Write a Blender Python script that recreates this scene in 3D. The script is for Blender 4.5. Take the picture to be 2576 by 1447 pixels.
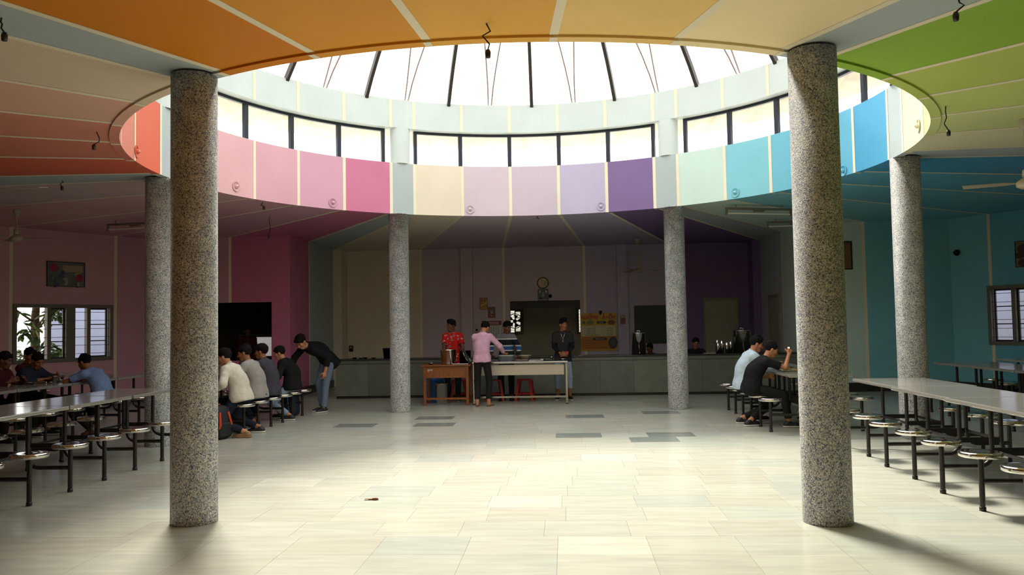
import bpy, bmesh, math, random
import numpy as np
from mathutils import Vector, Matrix
random.seed(7)
scene = bpy.context.scene
col = scene.collection
for o in list(bpy.data.objects): bpy.data.objects.remove(o)
PI = math.pi
def R(d): return math.radians(d)

# ------------------------------------------------------------------ camera
# the hall's own axes: u to the right, v towards the serving counter, origin on the floor under the dome's centre
cam_d = bpy.data.cameras.new('camera'); cam = bpy.data.objects.new('camera', cam_d); col.objects.link(cam)
scene.camera = cam
cam_d.sensor_width = 36.0; cam_d.lens = 2079.0/2576.0*36.0; cam_d.clip_start = 0.05; cam_d.clip_end = 300
YAW, PITCH, ROLL = R(3.5), 0.0467, 0.0176
fh = Vector((-math.sin(YAW), math.cos(YAW), 0)); rh = Vector((math.cos(YAW), math.sin(YAW), 0))
fw = (fh*math.cos(PITCH) + Vector((0,0,1))*math.sin(PITCH)); up0 = rh.cross(fw)
rt = rh*math.cos(ROLL) - up0*math.sin(ROLL); up = rh*math.sin(ROLL) + up0*math.cos(ROLL)
M = Matrix((rt, up, -fw)).transposed().to_4x4(); M.translation = Vector((0.5184, -11.3595, 1.6))
cam.matrix_world = M

# ------------------------------------------------------------------ light and exposure
world = bpy.data.worlds.new('sky'); scene.world = world; world.use_nodes = True
wb = world.node_tree.nodes['Background']
wb.inputs['Color'].default_value = (0.975, 0.985, 0.97, 1); wb.inputs['Strength'].default_value = 1.7
sun_d = bpy.data.lights.new('sun', 'SUN'); sun_d.energy = 5.2; sun_d.angle = R(14); sun_d.color = (1.0, 0.955, 0.85)
sun = bpy.data.objects.new('sun', sun_d); col.objects.link(sun); sun.location = (-8, 30, 40)
SUN_AZ, SUN_EL = R(112), R(49)      # where the hazy sun stands, seen from the hall
sd = Vector((math.cos(SUN_AZ)*math.cos(SUN_EL), math.sin(SUN_AZ)*math.cos(SUN_EL), math.sin(SUN_EL)))
sun.rotation_euler = sd.to_track_quat('Z', 'Y').to_euler()
por_d = bpy.data.lights.new('skylight_portal', 'AREA'); por_d.shape = 'DISK'; por_d.size = 10.1
por = bpy.data.objects.new('skylight_portal', por_d); col.objects.link(por); por.location = (0, 0, 3.79)
por_d.cycles.is_portal = True        # sampling aid at the mouth of the skylight; it gives no light of its own
scene.view_settings.view_transform = 'Standard'; scene.view_settings.look = 'None'
scene.view_settings.exposure = 0.88; scene.view_settings.gamma = 1.0; scene.view_settings.use_curve_mapping = False
cy = scene.cycles
cy.max_bounces = 10; cy.diffuse_bounces = 3; cy.glossy_bounces = 4; cy.transparent_max_bounces = 12
cy.caustics_reflective = False; cy.caustics_refractive = False; cy.use_denoising = True; cy.sample_clamp_indirect = 6

# ------------------------------------------------------------------ materials
def lin(c):
    return tuple(((x/255)/12.92 if x/255 <= .04045 else ((x/255+.055)/1.055)**2.4) for x in c)
MATS = {}
def mat(name, rgb, rough=.6, metal=0., spec=.5, mottle=0., mscale=6., bump=0., bscale=60., alpha=None, coat=0.):
    if name in MATS: return MATS[name]
    m = bpy.data.materials.new(name); m.use_nodes = True; nt = m.node_tree; b = nt.nodes['Principled BSDF']
    c = lin(rgb); b.inputs['Base Color'].default_value = (*c, 1); b.inputs['Roughness'].default_value = rough
    b.inputs['Metallic'].default_value = metal; b.inputs['Specular IOR Level'].default_value = spec
    b.inputs['Coat Weight'].default_value = coat
    m.diffuse_color = (*c, 1)
    tc = nt.nodes.new('ShaderNodeTexCoord')
    if mottle:
        n = nt.nodes.new('ShaderNodeTexNoise'); n.inputs['Scale'].default_value = mscale; n.inputs['Detail'].default_value = 5
        nt.links.new(tc.outputs['Object'], n.inputs['Vector'])
        mr = nt.nodes.new('ShaderNodeMapRange'); mr.inputs['From Min'].default_value = .3; mr.inputs['From Max'].default_value = .7
        mr.inputs['To Min'].default_value = 1-mottle; mr.inputs['To Max'].default_value = 1+mottle*.5
        nt.links.new(n.outputs['Fac'], mr.inputs['Value'])
        h = nt.nodes.new('ShaderNodeHueSaturation'); h.inputs['Color'].default_value = (*c, 1)
        nt.links.new(mr.outputs['Result'], h.inputs['Value']); nt.links.new(h.outputs['Color'], b.inputs['Base Color'])
    if bump:
        n = nt.nodes.new('ShaderNodeTexNoise'); n.inputs['Scale'].default_value = bscale; n.inputs['Detail'].default_value = 3
        nt.links.new(tc.outputs['Object'], n.inputs['Vector'])
        bp = nt.nodes.new('ShaderNodeBump'); bp.inputs['Strength'].default_value = bump; bp.inputs['Distance'].default_value = .01
        nt.links.new(n.outputs['Fac'], bp.inputs['Height']); nt.links.new(bp.outputs['Normal'], b.inputs['Normal'])
    MATS[name] = m; return m
def paint(name, rgb): return mat('paint_'+name, rgb, rough=.55, spec=.3, mottle=.05, mscale=1.3, bump=.08, bscale=40)

# the painted fans of colour, running clockwise from the pale end to the strong end, one list for each sixth of the hall
SECT = {  # start angle (deg, anticlockwise) of the sixth: colours listed clockwise from its far end
 60:  [(222,208,186),(204,186,196),(196,180,192),(184,174,198),(124,100,146)],
 120: [(204,178,178),(216,168,172),(210,160,170),(204,154,172),(198,116,146)],
 180: [(218,196,170),(220,172,148),(210,136,114),(205,122,100),(210,98,70)],
 240: [(240,220,172),(236,196,118),(229,170,70),(221,150,44),(210,126,12)],
 300: [(220,214,176),(202,208,142),(194,204,120),(182,196,96),(142,180,56)],
 0:   [(196,218,206),(128,192,204),(110,182,202),(98,174,204),(72,156,196)],
}
GREYP = paint('grey', (172,182,182)); LINE = paint('cream_line', (232,220,192)); PALE = paint('pale_grey', (200,208,204))
PANEL = {}
for s0, cl in SECT.items():
    for i, c in enumerate(cl): PANEL[(s0, i)] = paint('sector%d_tone%d' % (s0, i), c)
GW = 5.4                                   # angular width of the grey strip over each column
PW = (60-GW)/5
BOUNDS = []                                # angles of every cream line
for s0 in SECT:
    for i in range(6): BOUNDS.append((s0+GW/2+i*PW) % 360)
BOUNDS.sort()
def panel_at(a):
    a %= 360; s0 = int(a//60)*60; d = a-s0
    if d < GW/2 or d > 60-GW/2: return GREYP
    return PANEL[(s0, 4-min(4, int((d-GW/2)/PW)))]

# ------------------------------------------------------------------ helpers
def obj(name, me, parent=None, loc=None, rotz=None):
    o = bpy.data.objects.new(name, me); col.objects.link(o)
    if parent is not None: o.parent = parent
    if loc is not None: o.location = loc
    if rotz is not None: o.rotation_euler = (0, 0, rotz)
    return o
def empty(name, loc=(0,0,0), rotz=0):
    o = bpy.data.objects.new(name, None); col.objects.link(o); o.location = loc; o.rotation_euler = (0,0,rotz); o.empty_display_size = .2
    return o
def tag(o, label=None, cat=None, group=None, kind=None):
    if label: o['label'] = label
    if cat: o['category'] = cat
    if group: o['group'] = group
    if kind: o['kind'] = kind
    return o
class MB:
    """collects shapes, then makes one mesh"""
    def __init__(s): s.v = []; s.f = []; s.m = []; s.mats = []; s.smooth = []
    def slot(s, m):
        if m not in s.mats: s.mats.append(m)
        return s.mats.index(m)
    def poly(s, pts, m, smooth=False):
        k = len(s.v); s.v += [tuple(p) for p in pts]; s.f.append(list(range(k, k+len(pts)))); s.m.append(s.slot(m)); s.smooth.append(smooth)
    def add(s, vs, fs, m, smooth=False, T=None):
        k = len(s.v)
        s.v += [tuple(T @ Vector(p)) if T is not None else tuple(p) for p in vs]
        i = s.slot(m)
        for f in fs: s.f.append([k+j for j in f]); s.m.append(i); s.smooth.append(smooth)
        return s
    def box(s, c, d, m, T=None, bev=0.):
        x, y, z = (q/2 for q in d)
        if bev <= 0:
            vs = [(c[0]+a*x, c[1]+b*y, c[2]+e*z) for a in (-1,1) for b in (-1,1) for e in (-1,1)]
            return s.add(vs, [(0,1,3,2),(4,6,7,5),(0,4,5,1),(2,3,7,6),(0,2,6,4),(1,5,7,3)], m, T=T)
        bm = bmesh.new(); bmesh.ops.create_cube(bm, size=1)
        for v in bm.verts: v.co = Vector((v.co.x*d[0]+c[0], v.co.y*d[1]+c[1], v.co.z*d[2]+c[2]))
        bmesh.ops.bevel(bm, geom=list(bm.edges), offset=bev, segments=2, profile=.5, affect='EDGES')
        bm.verts.index_update(); s.add([v.co for v in bm.verts], [[v.index for v in f.verts] for f in bm.faces], m, T=T); bm.free(); return s
    def box2(s, a, b, m, T=None, bev=0.):
        return s.box([(p+q)/2 for p, q in zip(a, b)], [abs(q-p) for p, q in zip(a, b)], m, T, bev)
    def lathe(s, prof, m, n=24, T=None, smooth=True, a0=0., a1=2*PI):
        full = abs(a1-a0-2*PI) < 1e-6; k = n if full else n+1; vs = []; fs = []
        for i in range(k):
            a = a0+(a1-a0)*i/n; c, q = math.cos(a), math.sin(a)
            for r, z in prof: vs.append((r*c, r*q, z))
        L = len(prof)
        for i in range(n):
            j = (i+1) % k
            for p in range(L-1):
                q = [i*L+p, j*L+p, j*L+p+1, i*L+p+1]
                if prof[p][0] < 1e-6: q = [q[0], q[2], q[3]]
                elif prof[p+1][0] < 1e-6: q = [q[0], q[1], q[2]]
                fs.append(q)
        return s.add(vs, fs, m, smooth, T)
    def tube(s, pts, r, m, n=8, cap=True, radii=None):
        pts = [Vector(p) for p in pts]; vs = []; fs = []; ref = None
        for i, p in enumerate(pts):
            d = (pts[min(i+1, len(pts)-1)]-pts[max(i-1, 0)]).normalized()
            if ref is None: ref = Vector((0,0,1)) if abs(d.z) < .9 else Vector((1,0,0))
            x = (ref - d*ref.dot(d)).normalized(); y = d.cross(x); ref = x
            rr = radii[i] if radii else r
            for k in range(n):
                a = 2*PI*k/n; vs.append(p + x*(math.cos(a)*rr) + y*(math.sin(a)*rr))
        for i in range(len(pts)-1):
            for k in range(n): fs.append((i*n+k, i*n+(k+1) % n, (i+1)*n+(k+1) % n, (i+1)*n+k))
        s.add(vs, fs, m, True)
        if cap:
            s.poly(vs[:n][::-1], m); s.poly(vs[-n:], m)
        return s
    def mesh(s, name):
        me = bpy.data.meshes.new(name); me.from_pydata(s.v, [], s.f)
        for m in s.mats: me.materials.append(m)
        me.polygons.foreach_set('material_index', s.m); me.polygons.foreach_set('use_smooth', s.smooth); me.update()
        return me
    def build(s, name, parent=None, loc=None, rotz=None, kind=None, fix=True):
        me = s.mesh(name)
        if fix:
            bm = bmesh.new(); bm.from_mesh(me); bmesh.ops.recalc_face_normals(bm, faces=bm.faces); bm.to_mesh(me); bm.free()
        o = obj(name, me, parent, loc, rotz)
        if kind: o['kind'] = kind
        return o
def arc(c, r, a0, a1, n, ax=(1,0,0), ay=(0,0,1)):
    c, ax, ay = Vector(c), Vector(ax), Vector(ay)
    return [c + ax*(r*math.cos(a0+(a1-a0)*i/n)) + ay*(r*math.sin(a0+(a1-a0)*i/n)) for i in range(n+1)]
def copy_tree(o, parent=None):
    c = o.copy(); col.objects.link(c); c.parent = parent
    for ch in o.children: copy_tree(ch, c)
    return c

# ------------------------------------------------------------------ the shell of the hall
HC = 3.82                                   # ceiling height
AP = 11.8                                   # distance of the outer walls
def hexv(k): return (AP/math.cos(PI/6)*math.cos(k*PI/3), AP/math.cos(PI/6)*math.sin(k*PI/3))
OUT = [(13.63,0),(9.2,7.67),(5.87,7.67),(5.87,11.9),(-5.87,11.9),(-5.87,7.67),(-9.2,7.67),(-13.63,0),hexv(4),hexv(5)]
def ray_out(a):
    d = (math.cos(R(a)), math.sin(R(a))); best = 99
    for i in range(len(OUT)):
        p, q = OUT[i], OUT[(i+1) % len(OUT)]; e = (q[0]-p[0], q[1]-p[1]); den = d[0]*e[1]-d[1]*e[0]
        if abs(den) < 1e-9: continue
        t = (p[0]*e[1]-p[1]*e[0])/den; k = (p[0]*d[1]-p[1]*d[0])/den
        if t > 0 and -1e-6 <= k <= 1+1e-6: best = min(best, t)
    return best
# ceiling: painted fans between the ring and the walls
mb = MB(); RI = 5.15
cuts = sorted(set([round(x, 4) for x in BOUNDS] + [round(math.degrees(math.atan2(y, x)) % 360, 4) for x, y in OUT] + [float(i) for i in range(0, 360, 3)]))
def opt(a, r, z): return (r*math.cos(R(a)), r*math.sin(R(a)), z)
def far_r(a, side):                          # outer radius just to one side of an angle, so that re-entrant corners stay sharp
    return ray_out(a+side*.01)
for i in range(len(cuts)):
    a, b = cuts[i], cuts[(i+1) % len(cuts)]
    if b < a: b += 360
    m = panel_at((a+b)/2)
    ra, rb = far_r(a, 1), far_r(b, -1)
    mb.poly([opt(a, RI, HC), opt(b, RI, HC), opt(b, rb+.05, HC), opt(a, ra+.05, HC)], m)
for a in BOUNDS:                             # cream lines, a hair proud of the paint
    ro = ray_out(a); d = Vector((math.cos(R(a)), math.sin(R(a)), 0)); n = Vector((-d.y, d.x, 0))*.035; z = Vector((0,0,HC-.002))
    mb.poly([d*RI-n+z, d*RI+n+z, d*ro+n+z, d*ro-n+z], LINE)
ceil = mb.build('ceiling', kind='structure', fix=False)
# flat roof slab over it, which keeps the daylight out
rc = mat('roof_concrete', (205,202,194), rough=.9, mottle=.15, mscale=1.)
mb = MB(); n = 96
for k in range(n):
    a, b = 360*k/n, 360*(k+1)/n
    for r0, r1, z in ((5.2, 13.2, 4.1),):
        mb.poly([opt(a,r0,z),opt(b,r0,z),opt(b,r1+2.2,z),opt(a,r1+2.2,z)], rc)
        mb.poly([opt(a,13.0,HC+.05),opt(b,13.0,HC+.05),opt(b,r1+2.2,HC+.05),opt(a,r1+2.2,HC+.05)], rc)
        mb.poly([opt(a,r0,HC+.06),opt(b,r0,HC+.06),opt(b,13.1,HC+.06),opt(a,13.1,HC+.06)], rc)
        mb.poly([opt(a,r1+2.2,HC+.05),opt(b,r1+2.2,HC+.05),opt(b,r1+2.2,z),opt(a,r1+2.2,z)], rc)
mb.build('roof_slab', kind='structure', fix=False)

# the round well of the skylight
RW, RO = 5.05, 5.3
def ring_strip(mb, z0, z1, r0, r1, n, a0, a1, m):
    for k in range(n):
        a, b = a0+(a1-a0)*k/n, a0+(a1-a0)*(k+1)/n
        mb.poly([opt(a,r0,z0),opt(b,r0,z0),opt(b,r1,z1),opt(a,r1,z1)], m, True)
mb = MB()
fine = sorted(set([round(x,4) for x in BOUNDS]+[float(i)*1.5 for i in range(240)]))
for i in range(len(fine)):
    a, b = fine[i], fine[(i+1) % len(fine)]
    if b < a: b += 360
    m = panel_at((a+b)/2)
    mb.poly([opt(a,RW,3.8),opt(b,RW,3.8),opt(b,RW,4.79),opt(a,RW,4.79)], m, True)      # coloured band
    mb.poly([opt(a,RW,3.8),opt(b,RW,3.8),opt(b,RI+.005,3.8),opt(a,RI+.005,3.8)], m)       # lip below the ceiling
    mb.poly([opt(a,RI+.005,3.8),opt(b,RI+.005,3.8),opt(b,RI+.005,HC),opt(a,RI+.005,HC)], m)
    mb.poly([opt(a,RW,4.79),opt(b,RW,4.79),opt(b,RO,4.79),opt(a,RO,4.79)], PALE)          # sill
    mb.poly([opt(a,RO,3.9),opt(b,RO,3.9),opt(b,RO,4.79),opt(a,RO,4.79)], rc, True)
for a in BOUNDS:
    w = math.degrees(.03/RW)
    mb.poly([opt(a-w,RW-.003,3.8),opt(a+w,RW-.003,3.8),opt(a+w,RW-.003,4.79),opt(a-w,RW-.003,4.79)], LINE)
    mb.poly([opt(a-w,RW,3.798),opt(a+w,RW,3.798),opt(a+w,RI+.005,3.798),opt(a-w,RI+.005,3.798)], LINE)
mb.build('wall_ring', kind='structure', fix=False)
mb = MB()
for i in range(len(fine)):
    a, b = fine[i], fine[(i+1) % len(fine)]
    if b < a: b += 360
    mb.poly([opt(a,RW,5.48),opt(b,RW,5.48),opt(b,RW,6.03),opt(a,RW,6.03)], PALE, True)
    mb.poly([opt(a,RW,5.48),opt(b,RW,5.48),opt(b,RO,5.48),opt(a,RO,5.48)], PALE)
    mb.poly([opt(a,RW,6.03),opt(b,RW,6.03),opt(b,RO,6.03),opt(a,RO,6.03)], PALE)
    mb.poly([opt(a,RO,5.48),opt(b,RO,5.48),opt(b,RO,6.03),opt(a,RO,6.03)], rc, True)
for a in BOUNDS:
    w = math.degrees(.032/RW)
    mb.poly([opt(a-w,RW-.003,5.48),opt(a+w,RW-.003,5.48),opt(a+w,RW-.003,6.03),opt(a-w,RW-.003,6.03)], LINE)
mb.build('wall_ring_upper', kind='structure', fix=False)
# short round piers of the clerestory, above the columns
for k in range(6):
    mb = MB(); mb.lathe([(.19,4.79),(.19,5.48)], PALE, 24, T=Matrix.Translation(opt(60*k, 5.2, 0)))
    mb.build('trim_%d' % (k+1), kind='structure')
# clerestory windows: five panes in dark frames between the piers
FRM = mat('window_frame_black', (38,42,50), rough=.4, metal=.6)
def glass(name, tint=(1,1,1), gl=.04):
    m = bpy.data.materials.new(name); m.use_nodes = True; nt = m.node_tree; nt.nodes.clear()
    o = nt.nodes.new('ShaderNodeOutputMaterial'); t = nt.nodes.new('ShaderNodeBsdfTransparent'); t.inputs['Color'].default_value = (*tint, 1)
    g = nt.nodes.new('ShaderNodeBsdfGlossy'); g.inputs['Roughness'].default_value = .03
    x = nt.nodes.new('ShaderNodeMixShader'); x.inputs['Fac'].default_value = gl
    nt.links.new(t.outputs[0], x.inputs[1]); nt.links.new(g.outputs[0], x.inputs[2]); nt.links.new(x.outputs[0], o.inputs['Surface'])
    return m
GLS = glass('window_glass', (.96,.97,.97))
RF = 5.26
for k in range(6):
    root = tag(empty('window_%d' % (k+1), opt(60*k+30, RF, 4.79)), kind='structure')
    inv = Matrix.Translation(root.location).inverted()
    bs = [60*k+3.6] + [60*k+GW/2+i*PW for i in range(1,5)] + [60*k+56.4]
    fr = MB()
    for a in (bs[0], bs[-1]): 
        w = .35; fr.add([opt(a-w,RF-.03,4.79),opt(a+w,RF-.03,4.79),opt(a+w,RF+.03,4.79),opt(a-w,RF+.03,4.79),opt(a-w,RF-.03,5.48),opt(a+w,RF-.03,5.48),opt(a+w,RF+.03,5.48),opt(a-w,RF+.03,5.48)],[(0,1,5,4),(1,2,6,5),(2,3,7,6),(3,0,4,7)],FRM,T=inv)
    for z0, z1 in ((5.43,5.482),(4.785,4.815)):
        for j in range(20):
            a, b = bs[0]+(bs[-1]-bs[0])*j/20, bs[0]+(bs[-1]-bs[0])*(j+1)/20
            fr.add([opt(a,RF-.03,z0),opt(b,RF-.03,z0),opt(b,RF-.03,z1),opt(a,RF-.03,z1),opt(a,RF+.03,z0),opt(b,RF+.03,z0),opt(b,RF+.03,z1),opt(a,RF+.03,z1)],[(0,1,2,3),(4,5,6,7),(0,1,5,4),(3,2,6,7)],FRM,T=inv)
    fr.build('frame', root)
    for a in bs[1:-1]:
        w = .42; mm = MB(); mm.add([opt(a-w,RF-.035,4.79),opt(a+w,RF-.035,4.79),opt(a+w,RF+.03,4.79),opt(a-w,RF+.03,4.79),opt(a-w,RF-.035,5.48),opt(a+w,RF-.035,5.48),opt(a+w,RF+.03,5.48),opt(a-w,RF+.03,5.48)],[(0,1,5,4),(1,2,6,5),(2,3,7,6),(3,0,4,7)],FRM,T=inv); mm.build('mullion', root)
    for i in range(5):
        a, b = bs[i]+.35, bs[i+1]-.35; mm = MB()
        mm.add([opt(a,RF+.004,4.81),opt(b,RF+.004,4.81),opt(b,RF+.004,5.44),opt(a,RF+.004,5.44)],[(0,1,2,3)],GLS,T=inv); mm.build('pane', root)
# concrete shade running round outside the clerestory
SH = mat('shade_slab', (222,212,192), rough=.85, mottle=.2, mscale=3., bump=.2, bscale=12)
mb = MB()
ring_strip(mb, 5.5, 5.36, 5.3, 6.05, 120, 0, 360, SH); ring_strip(mb, 5.36, 5.46, 6.05, 6.05, 120, 0, 360, SH); ring_strip(mb, 5.46, 5.62, 6.05, 5.3, 120, 0, 360, SH)
mb.build('roof_shade', kind='structure', fix=False)
# glazed dome: nineteen ribs, one pane in each gap, thin seams running up the panes
dome = tag(empty('skylight_dome', (0,0,6.03)), kind='structure')
RB, RISE = 5.12, 2.7; SR = (RB*RB+RISE*RISE)/(2*RISE); SZ = RISE-SR
def dpt(a, t):                              # t 0 at the base, 1 at the crown
    p0 = math.asin(RB/SR); ph = p0*(1-t); return Vector((SR*math.sin(ph)*math.cos(R(a)), SR*math.sin(ph)*math.sin(R(a)), SZ+SR*math.cos(ph)))
RIB = mat('dome_rib', (66,60,56), rough=.45, metal=.5); SEAM = mat('dome_seam', (150,128,120), rough=.6)
DG = glass('dome_glazing', (.97,.98,.98), .02)
for k in range(19):
    a = 90.3+k*360/19; mb = MB()
    pts = [dpt(a, .97*j/14) for j in range(15)]
    sv = Vector((-math.sin(R(a)), math.cos(R(a)), 0))*.032
    for j in range(14):
        p, q = pts[j], pts[j+1]; np_, nq = p.normalized()*0, q.normalized()*0
        i0 = (Vector((0,0,SZ))-p).normalized()*.09; i1 = (Vector((0,0,SZ))-q).normalized()*.09
        mb.add([p-sv,p+sv,q+sv,q-sv,p-sv+i0,p+sv+i0,q+sv+i1,q-sv+i1],[(0,1,2,3),(4,5,6,7),(0,3,7,4),(1,2,6,5)],RIB)
    mb.build('rib', dome)
    mb = MB(); N = 8
    for j in range(10):
        for i in range(N):
            b0, b1 = a+360/19*i/N, a+360/19*(i+1)/N; t0, t1 = .96*j/10, .96*(j+1)/10
            mb.poly([dpt(b0,t0)*1.004,dpt(b1,t0)*1.004,dpt(b1,t1)*1.004,dpt(b0,t1)*1.004], DG, True)
    pane = mb.build('pane', dome, fix=False)
    mid = a+180/19
    for sg in (-1, 1):
        mb = MB(); mb.tube([dpt(mid+sg*(.35+8*(j/10)**1.5), .62*j/10) for j in range(11)], .015, SEAM, 5); mb.build('seam', pane)
mb = MB(); mb.lathe([(.42,SR+SZ-.04),(.42,SR+SZ+.06),(0,SR+SZ+.12)], RIB, 24); mb.build('crown_cap', dome)

# outer walls, painted in the same fans
WB = mat('plaster_outside', (170,162,150), rough=.9, mottle=.1, mscale=2)
REV = mat('reveal_grey', (120,116,104), rough=.7)
def wall(name, P, Q, z1=HC, holes=(), th=.22, mfun=None, lines=True, z0=0., zsplit=()):
    P, Q = Vector((*P,0)), Vector((*Q,0)); L = (Q-P).length; e = (Q-P)/L; n = Vector((-e.y, e.x, 0))
    mid = (P+Q)/2
    if n.dot(-mid) < 0 and mfun is None: n = -n      # n points into the room
    if mfun is not None and mfun[1] is not None: n = Vector((*mfun[1],0))
    S = {0., L}; bl = []
    if mfun is None:
        for a in BOUNDS:
            d = (math.cos(R(a)), math.sin(R(a))); den = d[0]*e.y-d[1]*e.x
            if abs(den) < 1e-9: continue
            t = (P.x*e.y-P.y*e.x)/den; s = (P.x*d[1]-P.y*d[0])/den
            if t > 0 and 0 < s < L: S.add(s); bl.append(s)
    for h in holes: S.update(h[:2])
    S = sorted(S); Z = sorted({z0, z1, *[h[2] for h in holes], *[h[3] for h in holes]})
    inside = lambda s, z: any(h[0] < s < h[1] and h[2] < z < h[3] for h in holes)
    mb = MB(); X = lambda s, z, o=0.: P+e*s+n*o+Vector((0,0,z))
    for s, t in zip(S, S[1:]):
        for z, y in zip(Z, Z[1:]):
            if inside((s+t)/2, (z+y)/2): continue
            q = P+e*((s+t)/2); m = mfun[0] if mfun else panel_at(math.degrees(math.atan2(q.y, q.x)))
            mb.poly([X(s,z),X(t,z),X(t,y),X(s,y)], m); mb.poly([X(s,z,-th),X(t,z,-th),X(t,y,-th),X(s,y,-th)], WB)
    for h in holes:
        a, b, z, y = h[:4]
        for p in ([X(a,z),X(b,z),X(b,z,-th),X(a,z,-th)],[X(a,y),X(b,y),X(b,y,-th),X(a,y,-th)],[X(a,z),X(a,y),X(a,y,-th),X(a,z,-th)],[X(b,z),X(b,y),X(b,y,-th),X(b,z,-th)]): mb.poly(p, REV)
    for s in bl:
        zz = [(z, y) for z, y in zip(Z, Z[1:]) if not inside(s, (z+y)/2)]
        for z, y in zz: mb.poly([X(s-.035,z,.002),X(s+.035,z,.002),X(s+.035,y,.002),X(s-.035,y,.002)], LINE)
    return mb.build(name, kind='structure', fix=False)
def base(name, P, Q, h=.2):
    P, Q = Vector((*P,0)), Vector((*Q,0)); e = (Q-P).normalized(); n = Vector((-e.y,e.x,0)); n = n if n.dot(-(P+Q)/2) > 0 else -n
    mb = MB(); a, b = P+n*.018, Q+n*.018; u = Vector((0,0,h))
    mb.poly([a,b,b+u,a+u], BSM); mb.poly([a+u,b+u,Q+u,P+u], BSM); return mb.build(name, kind='structure', fix=False)
BSM = mat('skirting_stone', (46,42,36), rough=.35, mottle=.2, mscale=8)
BL, BRt = (-5.87,11.9), (5.87,11.9)
# s runs from the first point: back wall from the left corner
wall('wall_back', BL, BRt, holes=[(4.9,6.87,.63,2.3)])
wall('wall_back_left', (-5.87,7.67), BL); wall('wall_back_right', (5.87,7.67), BRt)
wall('wall_left_shop', (-9.2,7.67), (-5.87,7.67), holes=[(1.2,2.89,.9,2.27)])
wall('wall_right_shop', (5.87,7.67), (9.2,7.67))
LW0 = (-9.2,7.67); LW1 = (-13.63,0)
# the window on the left wall: measured along the wall from the far corner
wall('wall_left', LW0, LW1, holes=[(.98,3.13,1.0,2.24)])
wall('wall_right', (9.2,7.67), (13.63,0), holes=[(.83,2.98,1.02,2.28)])
wall('wall_front_left', (-13.63,0), hexv(4))
wall('wall_front_right', (13.63,0), hexv(5))
wall('wall_front', hexv(4), hexv(5))
for nm, p, q in (('back',BL,BRt),('back_left',(-5.87,7.67),BL),('back_right',(5.87,7.67),BRt),('left_shop',(-9.2,7.67),(-5.87,7.67)),('right_shop',(5.87,7.67),(9.2,7.67)),('left',LW0,LW1),('right',(9.2,7.67),(13.63,0))):
    base('baseboard_'+nm, p, q)
# pilasters on the back wall
for k, (u0, u1, v0) in enumerate(((-2.34,-2.01,11.74),(2.04,2.33,11.74),(-5.87,-5.62,11.3),(5.66,5.87,11.3))):
    m = panel_at(math.degrees(math.atan2(11.9, (u0+u1)/2)))
    MB().box2((u0,v0,0),(u1,11.899,HC-.001),m).build('trim_%d' % (k+11), kind='structure')
# ------------------------------------------------------------------ floor of pale stone slabs
def stone(name, rgb, vein=.10, rough=.2):
    m = bpy.data.materials.new(name); m.use_nodes = True; nt = m.node_tree; b = nt.nodes['Principled BSDF']; c = lin(rgb)
    b.inputs['Specular IOR Level'].default_value = .45
    g = nt.nodes.new('ShaderNodeNewGeometry'); mp = nt.nodes.new('ShaderNodeMapping'); mp.inputs['Scale'].default_value = (1.1, 6.5, 1)
    n = nt.nodes.new('ShaderNodeTexNoise'); n.inputs['Scale'].default_value = 1.6; n.inputs['Detail'].default_value = 3.5
    nt.links.new(g.outputs['Position'], mp.inputs['Vector']); nt.links.new(mp.outputs[0], n.inputs['Vector'])
    mr = nt.nodes.new('ShaderNodeMapRange'); mr.inputs['From Min'].default_value = .3; mr.inputs['From Max'].default_value = .7
    mr.inputs['To Min'].default_value = 1-vein; mr.inputs['To Max'].default_value = 1+vein*.6; nt.links.new(n.outputs['Fac'], mr.inputs['Value'])
    h = nt.nodes.new('ShaderNodeHueSaturation'); h.inputs['Color'].default_value = (*c, 1); nt.links.new(mr.outputs[0], h.inputs['Value']); nt.links.new(h.outputs[0], b.inputs['Base Color'])
    b.inputs['Roughness'].default_value = rough
    return m
STONES = [stone('stone_cream', (186,185,172)), stone('stone_ivory', (189,187,173)), stone('stone_sand', (184,181,167)), stone('stone_greenish', (181,183,171)), stone('stone_grey', (178,180,170)), stone('stone_dark', (132,137,132), .12), stone('stone_white', (198,196,182))]
GROUT = mat('grout', (132,128,114), rough=.9)
mb = MB()
mb.poly([(x*1.01, y*1.01, -.006) for x, y in OUT], GROUT); floor = mb.build('floor', kind='structure', fix=False)
TW, TD, J = .66, .5, .0009
def tile_mesh(m):
    k = MB(); k.box((0,0,-.006),(TW-J*2,TD-J*2,.012),m); return k.mesh('floor_tile')
TM = [tile_mesh(m) for m in STONES]
rng = random.Random(3); tiles = []; wt = [34,26,22,12,4,0,1]
row = 0; v = -12.0
while v < 12.2:
    off = rng.random()*TW; u = -14-off
    while u < 14:
        cu, cv = u+TW/2, v+TD/2; r = math.hypot(cu, cv)
        if r < ray_out(math.degrees(math.atan2(cv, cu)))+.42 and not (cv > 11.85 and abs(cu) > 5.8):
            tiles.append([cu, cv, rng.choices(range(7), wt)[0], rng.uniform(-.0003,.0003)])
        u += TW
    v += TD
for pu, pv, k in ((-1.4,2.31,5),(1.17,3.26,5),(2.11,3.68,5),(.53,.53,5),(1.74,.57,5),(2.26,.66,5),(2.69,.85,4),(-2.05,1.25,4),(-1.91,3.18,5),(-.4,-5.49,4),(1.19,-1.25,6),(2.63,-3.47,4),(-3.0,2.2,5)):
    min(tiles, key=lambda t: (t[0]-pu)**2+(t[1]-pv)**2)[2] = k
cp = Vector((0.5184,-11.3595,1.6))
def in_view(u, v):
    d = Vector((u, v, 0))-cp; z = d.dot(fw)
    return z > .5 and abs(d.dot(rt)/z) < .66 and abs(d.dot(up)/z) < .37
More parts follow.
